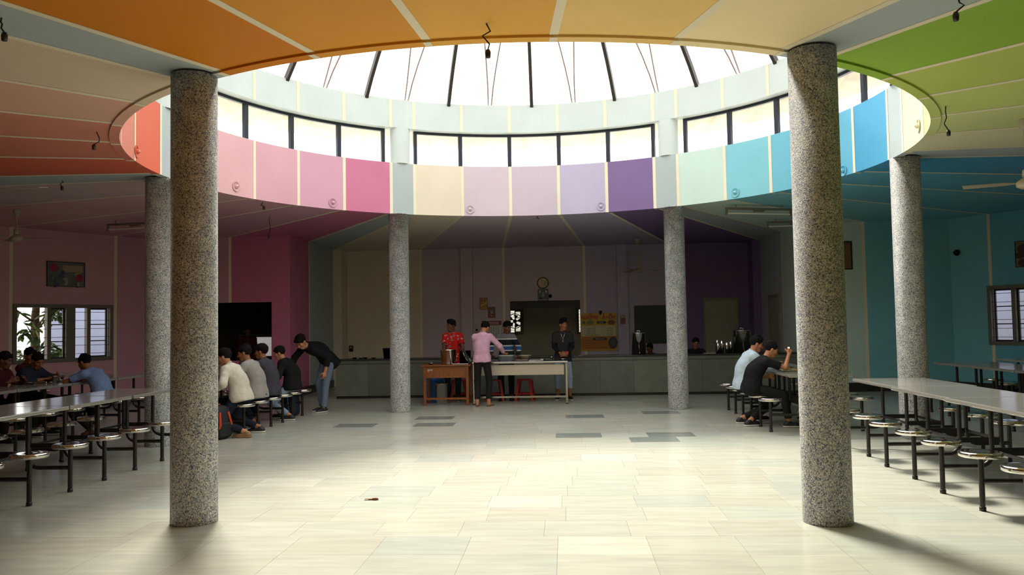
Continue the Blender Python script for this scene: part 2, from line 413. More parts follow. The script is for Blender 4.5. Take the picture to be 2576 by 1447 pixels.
tiles.sort(key=lambda t: (not in_view(t[0], t[1]), (t[0]-cp.x)**2+(t[1]-cp.y)**2))
rest = MB()
for i, (u, v, k, dz) in enumerate(tiles):
    if i < 300: obj('floor_tile', TM[k], floor, (u, v, dz))
    else: rest.box((u,v,-.006+dz),(TW-J*2,TD-J*2,.012),STONES[k])
rest.build('floor_tile_field', floor, kind='stuff', fix=False)

# ------------------------------------------------------------------ six columns of washed pebble plaster
def pebble():
    m = bpy.data.materials.new('pebble_plaster'); m.use_nodes = True; nt = m.node_tree; b = nt.nodes['Principled BSDF']
    b.inputs['Roughness'].default_value = .62; b.inputs['Specular IOR Level'].default_value = .35
    tc = nt.nodes.new('ShaderNodeTexCoord'); v = nt.nodes.new('ShaderNodeTexVoronoi'); v.inputs['Scale'].default_value = 125; nt.links.new(tc.outputs['Object'], v.inputs['Vector'])
    sp = nt.nodes.new('ShaderNodeSeparateColor'); nt.links.new(v.outputs['Color'], sp.inputs[0])
    cr = nt.nodes.new('ShaderNodeValToRGB'); e = cr.color_ramp; e.interpolation = 'CONSTANT'
    st = [(0,(134,138,146)),(.16,(170,168,158)),(.34,(188,187,180)),(.5,(150,154,160)),(.62,(204,201,192)),(.76,(164,150,128)),(.82,(84,94,126)),(.92,(74,74,78)),(.97,(220,218,212))]
    e.elements[0].color = (*lin(st[0][1]),1); e.elements[1].position = st[1][0]; e.elements[1].color = (*lin(st[1][1]),1)
    for p, c in st[2:]: k = e.elements.new(p); k.color = (*lin(c),1)
    nt.links.new(sp.outputs[0], cr.inputs[0])
    n = nt.nodes.new('ShaderNodeTexNoise'); n.inputs['Scale'].default_value = 5; n.inputs['Detail'].default_value = 5; nt.links.new(tc.outputs['Object'], n.inputs['Vector'])
    mr = nt.nodes.new('ShaderNodeMapRange'); mr.inputs['From Min'].default_value = .3; mr.inputs['From Max'].default_value = .7; mr.inputs['To Min'].default_value = .8; mr.inputs['To Max'].default_value = 1.12
    nt.links.new(n.outputs['Fac'], mr.inputs['Value']); h = nt.nodes.new('ShaderNodeHueSaturation'); nt.links.new(cr.outputs[0], h.inputs['Color']); nt.links.new(mr.outputs[0], h.inputs['Value'])
    nt.links.new(h.outputs[0], b.inputs['Base Color'])
    bp = nt.nodes.new('ShaderNodeBump'); bp.inputs['Strength'].default_value = .5; bp.inputs['Distance'].default_value = .004; bp.invert = True
    nt.links.new(v.outputs['Distance'], bp.inputs['Height']); nt.links.new(bp.outputs[0], b.inputs['Normal']); return m
PEB = pebble()
for (u, v), lb in (((-2.62,-4.49),'near pebble-plaster column on the left, by the orange ceiling'),((2.59,-4.56),'near pebble-plaster column on the right, where orange and green ceilings meet'),
        ((-5.23,.10),'pebble-plaster column at the end of the near left tables'),((5.23,.18),'pebble-plaster column at the end of the near right tables'),
        ((-2.62,4.38),'far pebble-plaster column under the magenta ring panel'),((2.65,4.39),'far pebble-plaster column under the purple ring panel')):
    mb = MB(); mb.lathe([(0,0),(.1915,0),(.1925,.01),(.1908,.12),(.1908,3.8),(0,3.8)], PEB, 48)
    tag(mb.build('column', loc=(u,v,0)), lb, 'column', 'six columns round the skylight', 'structure')

# ------------------------------------------------------------------ rooms seen through the openings
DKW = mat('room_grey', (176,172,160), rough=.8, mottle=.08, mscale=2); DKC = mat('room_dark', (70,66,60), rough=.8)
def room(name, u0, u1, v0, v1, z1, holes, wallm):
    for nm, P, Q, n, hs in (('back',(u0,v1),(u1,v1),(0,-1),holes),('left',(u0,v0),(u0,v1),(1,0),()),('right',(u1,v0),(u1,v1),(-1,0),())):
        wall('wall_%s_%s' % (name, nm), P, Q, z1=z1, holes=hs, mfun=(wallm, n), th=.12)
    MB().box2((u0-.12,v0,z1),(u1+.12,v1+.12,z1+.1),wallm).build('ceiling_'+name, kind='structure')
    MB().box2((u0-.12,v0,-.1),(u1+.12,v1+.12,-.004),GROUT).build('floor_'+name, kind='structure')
room('kitchen', -2.6, 2.6, 12.125, 15.3, 2.9, [(.15,1.84,1.32,2.17),(3.55,5.05,1.3,2.17)], DKW)  # both windows widened out of view to let more daylight into the kitchen
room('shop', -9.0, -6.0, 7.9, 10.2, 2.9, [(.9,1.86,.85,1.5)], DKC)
# dark steel lintel box over the kitchen hatch
DKM = mat('lintel_dark', (52,46,40), rough=.6)
MB().box2((-.98,11.98,2.09),(1.01,12.12,2.31),DKM).build('trim_21', kind='structure')

# windows: timber frame, security bars, hinged sashes with glass
WDF = mat('window_timber', (112,106,92), rough=.6, mottle=.12, mscale=9); BAR = mat('window_bar', (58,56,54), rough=.5, metal=.4)
def window(n, P, Q, s0, s1, z0, z1, posts, sashes, bars=6, th=.22):
    P, Q = Vector((*P,0)), Vector((*Q,0)); e = (Q-P).normalized(); nn = Vector((-e.y,e.x,0)); nn = nn if nn.dot(-(P+Q)/2) > 0 else -nn
    root = tag(empty('window_%d' % n, P+e*s0+Vector((0,0,z0))), kind='structure')
    T = Matrix((e, nn, Vector((0,0,1)))).transposed().to_4x4()      # x along the wall, y into the room
    root.matrix_world = Matrix.Translation(P+e*s0+Vector((0,0,z0))) @ T if T.determinant() > 0 else Matrix.Translation(P+e*s0+Vector((0,0,z0)))
    loc = (lambda x, y, z: (x, y, z)) if T.determinant() > 0 else None
    L, H = s1-s0, z1-z0
    def W3(x, y, z):
        p = P+e*(s0+x)+nn*y+Vector((0,0,z0+z)); return root.matrix_world.inverted() @ p
    def bx(mb, x0, x1, y0, y1, za, zb, m):
        vs = [W3(x,y,z) for x in (x0,x1) for y in (y0,y1) for z in (za,zb)]
        mb.add(vs, [(0,1,3,2),(4,6,7,5),(0,4,5,1),(2,3,7,6),(0,2,6,4),(1,5,7,3)], m)
    f = .075; mb = MB()
    bx(mb,0,L,-.09,.03,0,f,WDF); bx(mb,0,L,-.09,.03,H-f,H,WDF); bx(mb,0,f,-.09,.03,f,H-f,WDF); bx(mb,L-f,L,-.09,.03,f,H-f,WDF); mb.build('frame', root)
    for x0, x1 in posts: mb = MB(); bx(mb,x0,x1,-.09,.02,f,H-f,WDF); mb.build('mullion', root)
    for i in range(bars):
        z = f+(H-2*f)*(i+.5)/bars; mb = MB(); bx(mb,f,L-f,-.016,-.008,z-.005,z+.005,BAR); mb.build('bar', root)
    for x0, x1 in sashes:
        w = .035; mb = MB(); bx(mb,x0,x1,-.085,-.05,f,f+w,BAR); bx(mb,x0,x1,-.085,-.05,H-f-w,H-f,BAR); bx(mb,x0,x0+w,-.085,-.05,f,H-f,BAR); bx(mb,x1-w,x1,-.085,-.05,f,H-f,BAR)
        for k in (1,2): zz = f+(H-2*f)*k/3; bx(mb,x0,x1,-.08,-.055,zz-.011,zz+.011,BAR)
        sa = mb.build('sash', root); mb = MB(); q = [W3(x0,-.067,f),W3(x1,-.067,f),W3(x1,-.067,H-f),W3(x0,-.067,H-f)]; mb.poly(q, GLS); mb.build('pane', sa, fix=False)
    return root
window(11, LW0, LW1, .98, 3.13, 1.0, 2.24, [(.52,.6),(.86,1.06),(1.38,1.46)], [(.1,.52),(1.06,1.38)])
window(12, (9.2,7.67), (13.63,0), .83, 2.98, 1.02, 2.28, [(.52,.6),(.98,1.12),(1.5,1.58)], [(.1,.52),(.6,.98),(1.12,1.5),(1.58,2.05)])
window(17, (-2.6,15.3), (2.6,15.3), .15, 1.84, 1.32, 2.17, [(.8,.86)], [(1.4,1.62)], bars=5)
window(18, (-2.6,15.3), (2.6,15.3), 3.55, 5.05, 1.3, 2.17, [(.7,.76)], [], bars=7)
window(19, (-9.0,10.2), (-6.0,10.2), .9, 1.86, .85, 1.5, [], [], bars=0)

# ------------------------------------------------------------------ outside: yard, neighbouring walls, trees
YARD = mat('yard_ground', (150,140,122), rough=.95, mottle=.2, mscale=.8)
mb = MB(); mb.poly([(-60,-60,-.15),(60,-60,-.15),(60,60,-.15),(-60,60,-.15)], YARD); mb.build('ground_outside', kind='structure', fix=False)
LIL = mat('neighbour_plaster', (172,180,214), rough=.85, mottle=.08, mscale=1.); TILW = mat('white_wall_tile', (196,200,210), rough=.3, mottle=.06, mscale=3)
def slab(name, c, e, L, H, m, lab, t=.25, extra=None):
    e = Vector((*e,0)).normalized(); n = Vector((-e.y,e.x,0)); mb = MB()
    vs = [Vector((*c,-.15))+e*x+n*y+Vector((0,0,z)) for x in (-L/2,L/2) for y in (0,t) for z in (0,H)]
    mb.add(vs, [(0,1,3,2),(4,6,7,5),(0,4,5,1),(2,3,7,6),(0,2,6,4),(1,5,7,3)], m)
    o = mb.build(name, kind='structure'); o['label'] = lab; return o
slab('wall_neighbour_left', (-12.15,13.25), (.78,.63), 5.6, 4.2, LIL, 'pale lilac wall of the building outside the left window')
slab('wall_neighbour_right', (13.2,10.4), (.5,-.866), 14, 5.0, LIL, 'pale lilac wall of the building outside the right window')
slab('wall_neighbour_kitchen', (0,18.2), (1,0), 12, 3.2, mat('neighbour_pale', (206,208,200), rough=.85, mottle=.1), 'pale wall outside the kitchen windows')
# white tiled wall outside the shop's back hatch: the tiles stand proud of the joints
tw = slab('wall_tiled_outside', (-8.6,12.6), (1,0), 5.0, 2.6, GROUT, 'white tiled wall outside the shop hatch')
tmesh = MB().box((0,0,0),(.298,.02,.298),TILW).mesh('tile')
for i in range(8):
    for j in range(7): obj('tile', tmesh, tw, (-10.2+i*.3, 12.592, .15+j*.3))
# two trees behind the left window
LEAF = [mat('leaf_%d' % i, c, rough=.5) for i, c in enumerate(((58,86,34),(84,112,46),(40,64,28),(110,130,60)))]
BARK = mat('bark', (92,74,56), rough=.95, mottle=.3, mscale=12, bump=.5, bscale=20)
def leaf_mesh(m, L=.26, w=.06):
    k = MB(); k.add([(0,0,0),(w,L*.35,-.02),(w*.8,L*.7,-.045),(0,L,-.09),(-w*.8,L*.7,-.045),(-w,L*.35,-.02),(0,L*.35,.012),(0,L*.7,-.02)],[(0,1,6),(0,6,5),(1,2,7,6),(6,7,4,5),(2,3,7),(7,3,4)],m,True); return k.mesh('leaf')
LM = [leaf_mesh(m) for m in LEAF]
def tree(loc, lab, H, spread, n, seed, zlo):
    t = tag(empty('mango_tree', loc), lab, 'tree', 'trees outside the left window'); g = random.Random(seed)
    mb = MB(); mb.tube([(0,0,-.15),(.05,.02,1.),(0,.08,2.),(.1,.05,H)], .1, BARK, 8, radii=[.13,.11,.09,.05]); mb.build('trunk', t)
    twigs = []
    for i in range(14):
        a, z = g.uniform(0,2*PI), g.uniform(zlo, H); p = Vector((math.cos(a)*spread*g.uniform(.5,1), math.sin(a)*spread*g.uniform(.5,1), z))
        mb = MB(); q = Vector((.03,.04,max(.3,z-.5))); mb.tube([q, (q+p)/2+Vector((0,0,.08)), p], .02, BARK, 5, radii=[.03,.02,.008]); mb.build('branch', t); twigs.append((q,p))
    for i in range(n):
        q, p = g.choice(twigs); c = q.lerp(p, g.uniform(.55,1.05)); o = obj('leaf', g.choice(LM), t, c+Vector((g.gauss(0,.09),g.gauss(0,.09),g.gauss(0,.09))))
        o.rotation_euler = (g.uniform(-.9,.3), g.uniform(-.5,.5), g.uniform(0,2*PI)); k = g.uniform(.7,1.2); o.scale = (k,k,k)
tree((-11.72,7.05,0), 'broad-leaved tree close behind the open left part of the window', 2.9, .85, 295, 5, .8)
tree((-14.9,8.4,0), 'leafy tree farther behind the window, beside the lilac wall', 3.4, 1.2, 220, 8, 1.2)
# ------------------------------------------------------------------ canteen tables with stools fixed to them
STEEL = mat('brushed_steel', (196,194,188), rough=.22, metal=1., mottle=.06, mscale=5)
CHROME = mat('polished_steel', (214,210,202), rough=.09, metal=1.)
TOP = mat('steel_tabletop', (182,178,170), rough=.13, metal=.6, mottle=.05, mscale=2.)
TUBE = mat('black_tube', (30,25,23), rough=.33, spec=.5)
def make_table(pitch, thick=.04):
    """four stools on one frame; parts are returned as (name, mesh, location)"""
    L = pitch-.02; sv = pitch/4+.005; parts = []
    k = MB(); k.box((0,0,.84-thick/2),(.9,L,thick),TOP,bev=.008); parts.append(('tabletop', k.mesh('tabletop'), (0,0,0)))
    leg = {}
    for s in (-1,1):
        k = MB(); pts = [(s*.2,0,.80),(s*.2,0,.40)] + arc((s*.32,0,.365),.12,PI if s > 0 else 0,1.5*PI if s > 0 else -.5*PI,6) + [(s*.65,0,.245)]
        k.tube(pts,.0215,TUBE,10); leg[s] = k.mesh('table_leg')
    k = MB(); k.tube([(0,0,0),(0,0,.45)],.0225,TUBE,10); k.lathe([(0,0),(.027,0),(.027,.03),(.0225,.034)],TUBE,10); st = k.mesh('stool_leg')
    k = MB(); k.lathe([(0,.452),(.12,.452),(.162,.447),(.169,.455),(.169,.482),(.163,.49),(.14,.4925),(.06,.489),(0,.487)],CHROME,32); seat = k.mesh('seat')
    k = MB(); k.box((0,0,.385),(.4,.025,.05),TUBE); cb = k.mesh('crossbar')
    k = MB(); k.box((0,0,.385),(.02,2*sv,.025),TUBE); br = k.mesh('brace')
    for y in (-sv, sv):
        for s in (-1,1):
            parts += [('table_leg', leg[s], (0,y,0)), ('stool_leg', st, (s*.65,y,0)), ('seat', seat, (s*.65,y,0))]
        parts.append(('crossbar', cb, (0,y,0)))
    for s in (-1,1): parts.append(('brace', br, (s*.2,0,0)))
    return parts
def table_row(u, vs, pitch, labels, group, du=None):
    P = make_table(pitch)
    for i, v in enumerate(vs):
        t = tag(empty('canteen_table', (u+(du[i] if du else 0), v, 0)), labels[i], 'table', group)
        for n, me, l in P: obj(n, me, t, l)
table_row(4.65, [-1.0,-2.42,-3.84,-5.26], 1.42, ['long steel table with fixed stools, right front row, beside the column','long steel table with fixed stools, right front row, second from the column','long steel table with fixed stools, right front row, third from the column','long steel table with fixed stools at the right picture edge, nearest the viewer'], 'steel tables of the right front row', [.06,.0,-.04,-.05])
table_row(-5.15, [-.95,-2.25,-3.52,-4.8], 1.27, ['steel table with fixed stools, left front row, against the column','steel table with fixed stools, left front row, second from the column','steel table with fixed stools, left front row, third from the column','steel table with fixed stools at the left picture edge, nearest the viewer'], 'steel tables of the left front row')
table_row(4.15, [1.25,2.48,3.71], 1.23, ['steel table where the man in black tee eats','steel table where the man in the pale denim jacket eats','steel table with empty stools, far end of the middle right row'], 'steel tables of the middle right row')
table_row(-5.02, [1.33,2.5,3.58], 1.13, ['steel table in front of the white and grey shirted men','steel table in front of the man holding up a phone','steel table by the magenta wall, with the bent man behind it'], 'steel tables of the middle left row')
table_row(-7.5, [-.95,.35,1.65,2.95], 1.3, ['dark steel table at the left picture edge behind the front row','steel table with trays and tumblers between two eating men','empty steel table just behind the man in light blue tee','empty steel table at the far end of the second left row'], 'steel tables of the second left row')
table_row(-9.13, [4.05], 1.3, ['steel table close under the left window'], 'steel tables along the walls')
table_row(7.45, [3.0,1.7,.4], 1.3, ['empty steel table behind the right column, far end of its row','empty steel table in the second right row, second from the wall','empty steel table in the second right row, at the picture edge'], 'steel tables of the second right row')
table_row(9.0, [4.0,2.7], 1.3, ['empty steel table close under the right window','empty steel table by the right wall at the picture edge'], 'steel tables along the right wall')

# ------------------------------------------------------------------ serving counter
CST = mat('counter_stone', (104,106,96), rough=.35, mottle=.15, mscale=4); CTP = mat('counter_top_stone', (52,50,46), rough=.2, mottle=.2, mscale=9)
CST2 = mat('counter_stone_light', (116,118,106), rough=.35, mottle=.15, mscale=4)
ct = tag(empty('serving_counter', (.57,7.7,0)), 'long grey stone serving counter across the back of the hall', 'counter')
C0u, C1u = -4.72-.57, 5.86-.57
MB().box2((C0u+.03,-.26,.06),(C1u,.28,.84),CST).build('body', ct)
MB().box2((C0u,-.33,.87),(C1u,.32,.905),CTP,bev=.006).build('counter_top', ct)
MB().box2((C0u,-.31,.80),(C1u,-.27,.868),CST).build('fascia', ct)
MB().box2((C0u,-.25,0),(C1u,.26,.06),CTP).build('plinth', ct)
n = 14; w = (C1u-C0u)/n
for i in range(n): MB().box2((C0u+i*w+.002,-.285-.003*(i % 2),.062),(C0u+(i+1)*w-.002,-.258,.798),CST if i % 3 else CST2).build('panel', ct)

# ------------------------------------------------------------------ the two desks in front of the counter
WOOD = mat('varnished_wood', (138,78,34), rough=.4, mottle=.25, mscale=14); BEI = mat('beige_sheet', (186,172,152), rough=.45, mottle=.06, mscale=4); WPRT = mat('white_print', (226,220,210), rough=.6)
d = tag(empty('wooden_desk', (-1.9,5.82,0)), 'brown wooden desk carrying a big steel pot', 'desk')
MB().box((0,0,.815),(1.02,.66,.03),WOOD,bev=.004).build('desk_top', d)
ap = MB().box((0,-.28,.68),(.88,.025,.23),WOOD,bev=.003).build('apron', d)
k = MB()
for j, (y, wd) in enumerate(((.735,.11),(.718,.10),(.695,.03))): k.box((-.33+wd/2-.05,-.2935,y),(wd,.001,.008),WPRT)
k.build('lettering', ap)
for x in (-.44,.44):
    for y in (-.28,.28): MB().box((x,y,.4),(.055,.055,.8),WOOD,bev=.004).build('leg', d)
MB().box((0,-.28,.14),(.84,.03,.04),WOOD).build('stretcher', d)
for x in (-.44,.44): MB().box((x,0,.14),(.03,.52,.04),WOOD).build('stretcher', d)
MB().box((0,.28,.68),(.88,.025,.23),WOOD).build('back_apron', d)
d = tag(empty('steel_desk', (-.385,5.9,0)), 'pale steel serving table with a beige front panel', 'table')
MB().box((0,0,.852),(1.96,.66,.036),STEEL,bev=.006).build('table_top', d)
MB().box((0,-.28,.70),(1.8,.02,.21),BEI,bev=.003).build('front_panel', d)
for x in (-.95,.95):
    for y in (-.28,.28):
        l = MB().box((x,y,.41),(.045,.045,.83),STEEL,bev=.004).build('leg', d); MB().box((x,y,.01),(.055,.055,.02),TUBE).build('foot', l)
MB().box((0,-.28,.15),(1.86,.03,.035),STEEL).build('stretcher', d)
for x in (-.95,.95): MB().box((x,0,.15),(.03,.52,.035),STEEL).build('stretcher', d)

def vessel(name, label, cat, loc, prof, m=None, group=None, n=28, parts=()):
    k = MB(); k.lathe(prof, m or CHROME, n); o = tag(k.build(name, loc=loc), label, cat, group)
    for nm, b in parts: b.build(nm, o)
    return o
BLKP = mat('black_pot', (26,24,24), rough=.35, metal=.4); BLU = mat('blue_plastic', (40,124,196), rough=.35); REDP = mat('red_plastic', (176,20,26), rough=.35)
def pot_prof(r, h, t=.006, taper=.0): return [(0,0),(r*(1-taper),0),(r,h),(r+.008,h),(r+.008,h-.006),(r-t,h-.012),(r*(1-taper)-t,t),(0,t)]
WT, ST_ = .832, .872
vessel('steel_pot','large steel pot on the wooden desk','pot',(-1.88,5.75,WT),[(0,0),(.13,0),(.14,.02),(.13,.05),(.15,.06),(.165,.3),(.178,.305),(.16,.29),(.14,.06),(0,.055)])
lid = MB(); lid.lathe([(0,.025),(.1,.018),(.17,.004),(.175,0),(.16,0),(0,.02)], CHROME, 28)
o = tag(lid.build('pot_lid', loc=(-1.5,5.82,WT+.16)), 'round steel lid leaning beside the large pot', 'lid'); o.rotation_euler = (R(8),R(62),0)
vessel('black_pot','dark cooking pot behind the leaning lid on wooden desk','pot',(-1.56,6.03,WT),pot_prof(.12,.27),BLKP)
vessel('steel_bowl','small steel bowl at the left end of the wooden desk','bowl',(-2.24,5.72,WT),pot_prof(.065,.035,taper=.3))
k = MB(); k.box((0,0,.012),(.34,.24,.012),STEEL,bev=.004); o = tag(k.build('steel_tray', loc=(-1.6,5.62,WT)), 'flat steel tray at the right end of the wooden desk', 'tray')
vessel('steel_bucket','steel bucket standing under the wooden desk','bucket',(-2.05,5.9,0),pot_prof(.14,.43,taper=.22)+[],CHROME)
k = MB(); k.lathe([(0,0),(.19,0),(.2,.03),(.215,.3),(.225,.48),(.232,.5),(.215,.49),(.2,.3),(.18,.03),(0,.02)],BLU,28); o = tag(k.build('blue_tub', loc=(-2.3,6.42,0)),'blue plastic tub behind the wooden desk','tub')
k = MB(); k.lathe([(.222,.42),(.232,.425),(.232,.445),(.222,.45)],BLU,28); k.build('rib', o)
# red plastic stools behind the steel table
def red_stool(loc, rz, lab):
    t = tag(empty('plastic_stool', loc, rz), lab, 'stool', 'red plastic stools behind the serving tables')
    MB().box((0,0,.445),(.3,.3,.03),REDP,bev=.012).build('seat', t)
    for x in (-1,1):
        for y in (-1,1):
            k = MB(); a, b = (x*.12,y*.12,.43), (x*.18,y*.18,0)
            k.add([(a[0]-.03,a[1]-.03,.43),(a[0]+.03,a[1]-.03,.43),(a[0]+.03,a[1]+.03,.43),(a[0]-.03,a[1]+.03,.43),(b[0]-.022,b[1]-.022,0),(b[0]+.022,b[1]-.022,0),(b[0]+.022,b[1]+.022,0),(b[0]-.022,b[1]+.022,0)],[(0,1,5,4),(1,2,6,5),(2,3,7,6),(3,0,4,7),(0,1,2,3),(4,5,6,7)],REDP); k.build('leg', t)
    for x in (-1,1): MB().box((x*.15,0,.15),(.02,.26,.03),REDP).build('rail', t)
    for y in (-1,1): MB().box((0,y*.15,.15),(.26,.02,.03),REDP).build('rail', t)
red_stool((-.99,6.5,0), .1, 'red plastic stool left of the striped sweater man'); red_stool((-.33,6.5,0), -.1, 'red plastic stool right of the striped sweater man'); red_stool((-1.78,6.62,0), .2, 'red plastic stool behind the man in red floral shirt')

# things lying on the steel serving table
PLT = mat('black_sheet', (20,20,22), rough=.5); PAP = mat('paper', (216,212,202), rough=.8)
k = MB(); k.box((0,0,.004),(.42,.3,.006),PLT); tag(k.build('plastic_sheet', loc=(.13,5.72,ST_)), 'dark sheet lying at the right end of the serving table', 'sheet')
for i, (u, v, lab) in enumerate(((-.82,5.8,'notebook'),)):
    k = MB(); k.box((0,0,.01),(.26,.2,.02),PLT,bev=.003); k.box((0,0,.021),(.24,.18,.002),PAP); tag(k.build('note_pad', loc=(-.35,5.82,ST_)), 'dark note pad lying in the middle of the serving table', 'notebook')
k = MB(); k.box((0,0,.008),(.3,.22,.014),PAP,bev=.003); tag(k.build('paper_stack', loc=(-.06,5.85,ST_)), 'white paper stack on the serving table', 'paper')
vessel('steel_tumbler','small steel tumbler standing alone on the serving table','cup',(.26,5.95,ST_),pot_prof(.024,.075))
for i, (u, lab) in enumerate(((.06,'shallow steel dish on serving table, left of the lone tumbler'),(.5,'shallow steel dish on serving table, right of the lone tumbler'))):
    vessel('steel_dish', lab, 'dish', (u,6.03,ST_), pot_prof(.075,.03,taper=.25), group='steel dishes on the serving table')
vessel('wire_basket','pale basket with a raised rim behind the striped sweater','basket',(-.3,6.1,ST_),pot_prof(.13,.11,taper=.25),BEI)

# ------------------------------------------------------------------ things on the counter
ZC = .906
vessel('steel_bucket','dark bucket on the counter beside the far left column','bucket',(-3.55,7.6,ZC),pot_prof(.115,.235,taper=.25),BLKP)
for i, (u, v) in enumerate(((-4.33,7.62),(-4.2,7.66),(-4.08,7.6),(-3.88,7.62))):
    vessel('small_dish', ['small steel dish at the far left end of the counter','steel dish on the counter, second from its left end','steel dish on the counter, third from its left end','steel dish on the counter nearest the dark bucket'][i], 'dish', (u,v,ZC), pot_prof(.055,.03,taper=.3), CHROME if i % 2 else BLKP, 'small dishes at the left end of the counter')
def urn(loc, r, h, lab, m):
    o = vessel('steel_urn', lab, 'urn', loc, [(0,0),(r,0),(r,h),(r+.008,h+.005),(r*.9,h+.02),(0,h+.03)], m)
    k = MB(); k.tube([(0,-r,.06),(0,-r-.05,.06),(0,-r-.05,.035)],.01,CHROME,6); k.build('tap', o)
    k = MB(); k.tube([(-.03,0,h+.03),(-.03,0,h+.06),(.03,0,h+.06),(.03,0,h+.03)],.006,CHROME,6); k.build('lid_handle', o)
    k = MB(); k.tube([(r,-.02,h*.7),(r+.03,-.02,h*.7),(r+.03,.02,h*.7),(r,.02,h*.7)],.007,CHROME,6); k.build('side_handle', o); return o
urn((2.22,7.62,ZC), .16, .48, 'tall bright steel water urn on the counter below the green board', CHROME)
urn((4.55,7.68,ZC), .2, .5, 'large dim steel urn on the counter by the grey corner wall', STEEL)
for i, (u, v, h) in enumerate(((4.0,7.6,.24),(4.1,7.68,.29),(4.2,7.62,.25),(4.3,7.7,.27),(4.02,7.8,.31))):
    vessel('steel_canister', ['short steel canister, leftmost in front of the cream door','steel canister in front of the cream door, second from the left','slim steel canister, middle of the group before the cream door','steel canister nearest the large dim urn','tallest steel canister at the back of the group'][i], 'canister', (u,v,ZC), [(0,0),(.042,0),(.042,h-.04),(.03,h-.02),(.03,h),(0,h+.005)], CHROME if i in (1,2) else STEEL, 'steel canisters on the counter')
k = MB(); k.box((0,0,.006),(.24,.16,.008),PAP); o = tag(k.build('bill_book', loc=(3.8,7.58,ZC), rotz=.2), 'white papers on the counter in front of the cashier', 'paper')

# ------------------------------------------------------------------ hung on the back wall
YB = 11.9
def framed(name, label, cat, u0, u1, z0, z1, mf, art, border=.02, v=YB, depth=.025):
    t = tag(empty(name, ((u0+u1)/2, v-depth/2-.001, (z0+z1)/2)), label, cat); w, h = u1-u0, z1-z0
    k = MB()
    for a in (((-w/2,-w/2+border),(-h/2,h/2)),((w/2-border,w/2),(-h/2,h/2)),((-w/2+border,w/2-border),(-h/2,-h/2+border)),((-w/2+border,w/2-border),(h/2-border,h/2))): k.box2((a[0][0],-depth/2,a[1][0]),(a[0][1],depth/2,a[1][1]),mf)
    k.build('frame', t)
    k = MB(); art(k, w-2*border, h-2*border); k.build('picture', t, fix=False); return t
def rect(k, x0, x1, z0, z1, m, y=-.002): k.poly([(x0,y,z0),(x1,y,z0),(x1,y,z1),(x0,y,z1)], m)
def disc(k, x, z, rx, rz, m, y=-.003, n=20): k.poly([(x+rx*math.cos(2*PI*i/n), y, z+rz*math.sin(2*PI*i/n)) for i in range(n)], m)
def flat(n, c): return mat('print_'+n, c, rough=.55)
MRN = mat('maroon_frame', (118,34,30), rough=.4); BKF = mat('black_frame', (28,24,22), rough=.35)
# clock
t = tag(empty('wall_clock', (-.03,YB-.02,2.8)), 'round wall clock with a brown rim above the hatch', 'clock')
RX = Matrix.Rotation(PI/2, 4, 'X')
k = MB(); k.lathe([(.138,-.018),(.165,-.018),(.165,.02),(.15,.028),(.138,.02),(.138,-.018)], mat('clock_rim', (74,54,36), rough=.4), 36, T=RX); k.build('rim', t)
k = MB(); k.lathe([(0,.004),(.138,.004)], flat('clock_face', (206,184,140)), 36, T=RX); k.build('dial', t, fix=False)
k = MB()
for i in range(12):
    a = i*PI/6; k.box((.115*math.sin(a),-.006,.115*math.cos(a)),(.008,.002,.008),BKF)
disc(k,.06,.02,.022,.034,flat('clock_green',(120,140,110)),-.0055); disc(k,.05,-.05,.02,.015,flat('clock_green',(120,140,110)),-.0055); k.build('numerals', t)
k = MB(); k.add([(-.004,-.008,0),(.004,-.008,0),(.06,-.008,-.045),(.056,-.008,-.05)],[(0,1,2,3)],BKF); k.build('hour_hand', t, fix=False)
k = MB(); k.add([(-.003,-.009,0),(.003,-.009,0),(-.035,-.009,.1),(-.04,-.009,.098)],[(0,1,2,3)],BKF); k.build('minute_hand', t, fix=False)
def art_portrait(k, w, h):
    rect(k,-w/2,w/2,-h/2,h/2,flat('photo_grey',(96,98,104)))
    for s in (-1,1): rect(k,s*w*.36-w*.09,s*w*.36+w*.09,h*.22,h*.45,flat('photo_white',(214,212,206)),-.003)
    disc(k,.0,h*.22,w*.09,h*.09,flat('photo_skin',(168,160,152))); disc(k,0,-h*.05,w*.17,h*.22,flat('photo_robe',(150,148,146)),-.0035); rect(k,-w*.42,-w*.05,-h*.48,-h*.25,flat('photo_dark',(44,42,44)),-.004)
    rect(k,-w/2,w/2,-h/2,-h*.46,flat('photo_white',(214,212,206)),-.0045)
framed('framed_photograph','framed grey photograph of a figure below the clock','picture',-.18,.12,2.29,2.63,BKF,art_portrait,.032)
k = MB(); k.lathe([(0,-.05),(.045,-.03),(.05,.02),(.02,.05),(0,.055)],BLKP,12); tag(k.build('garland_bundle', loc=(.17,YB-.052,2.42)), 'dark bundle hanging beside the framed photograph', 'ornament')
def art_gold(k, w, h):
    rect(k,-w/2,w/2,-h/2,h/2,flat('gold',(176,138,56))); k.poly([(-w/2,-.003,-h*.28),(-w/2,-.003,-h*.16),(w/2,-.003,h*.2),(w/2,-.003,h*.02)],flat('gold_light',(226,190,120)))
    for x in (-.22,.2): disc(k,x*w,h*.3,w*.1,h*.11,flat('gold_dark',(110,72,34)),-.0035)
    rect(k,-w/2,w/2,-h/2,-h*.3,flat('gold_mid',(188,150,76)),-.004); rect(k,-w/2,w/2,-h*.32,-h*.3,MRN,-.0045)
framed('gilt_notice','gold notice in a maroon frame, left of the hatch','picture',-1.83,-1.6,2.08,2.41,MRN,art_gold,.014)
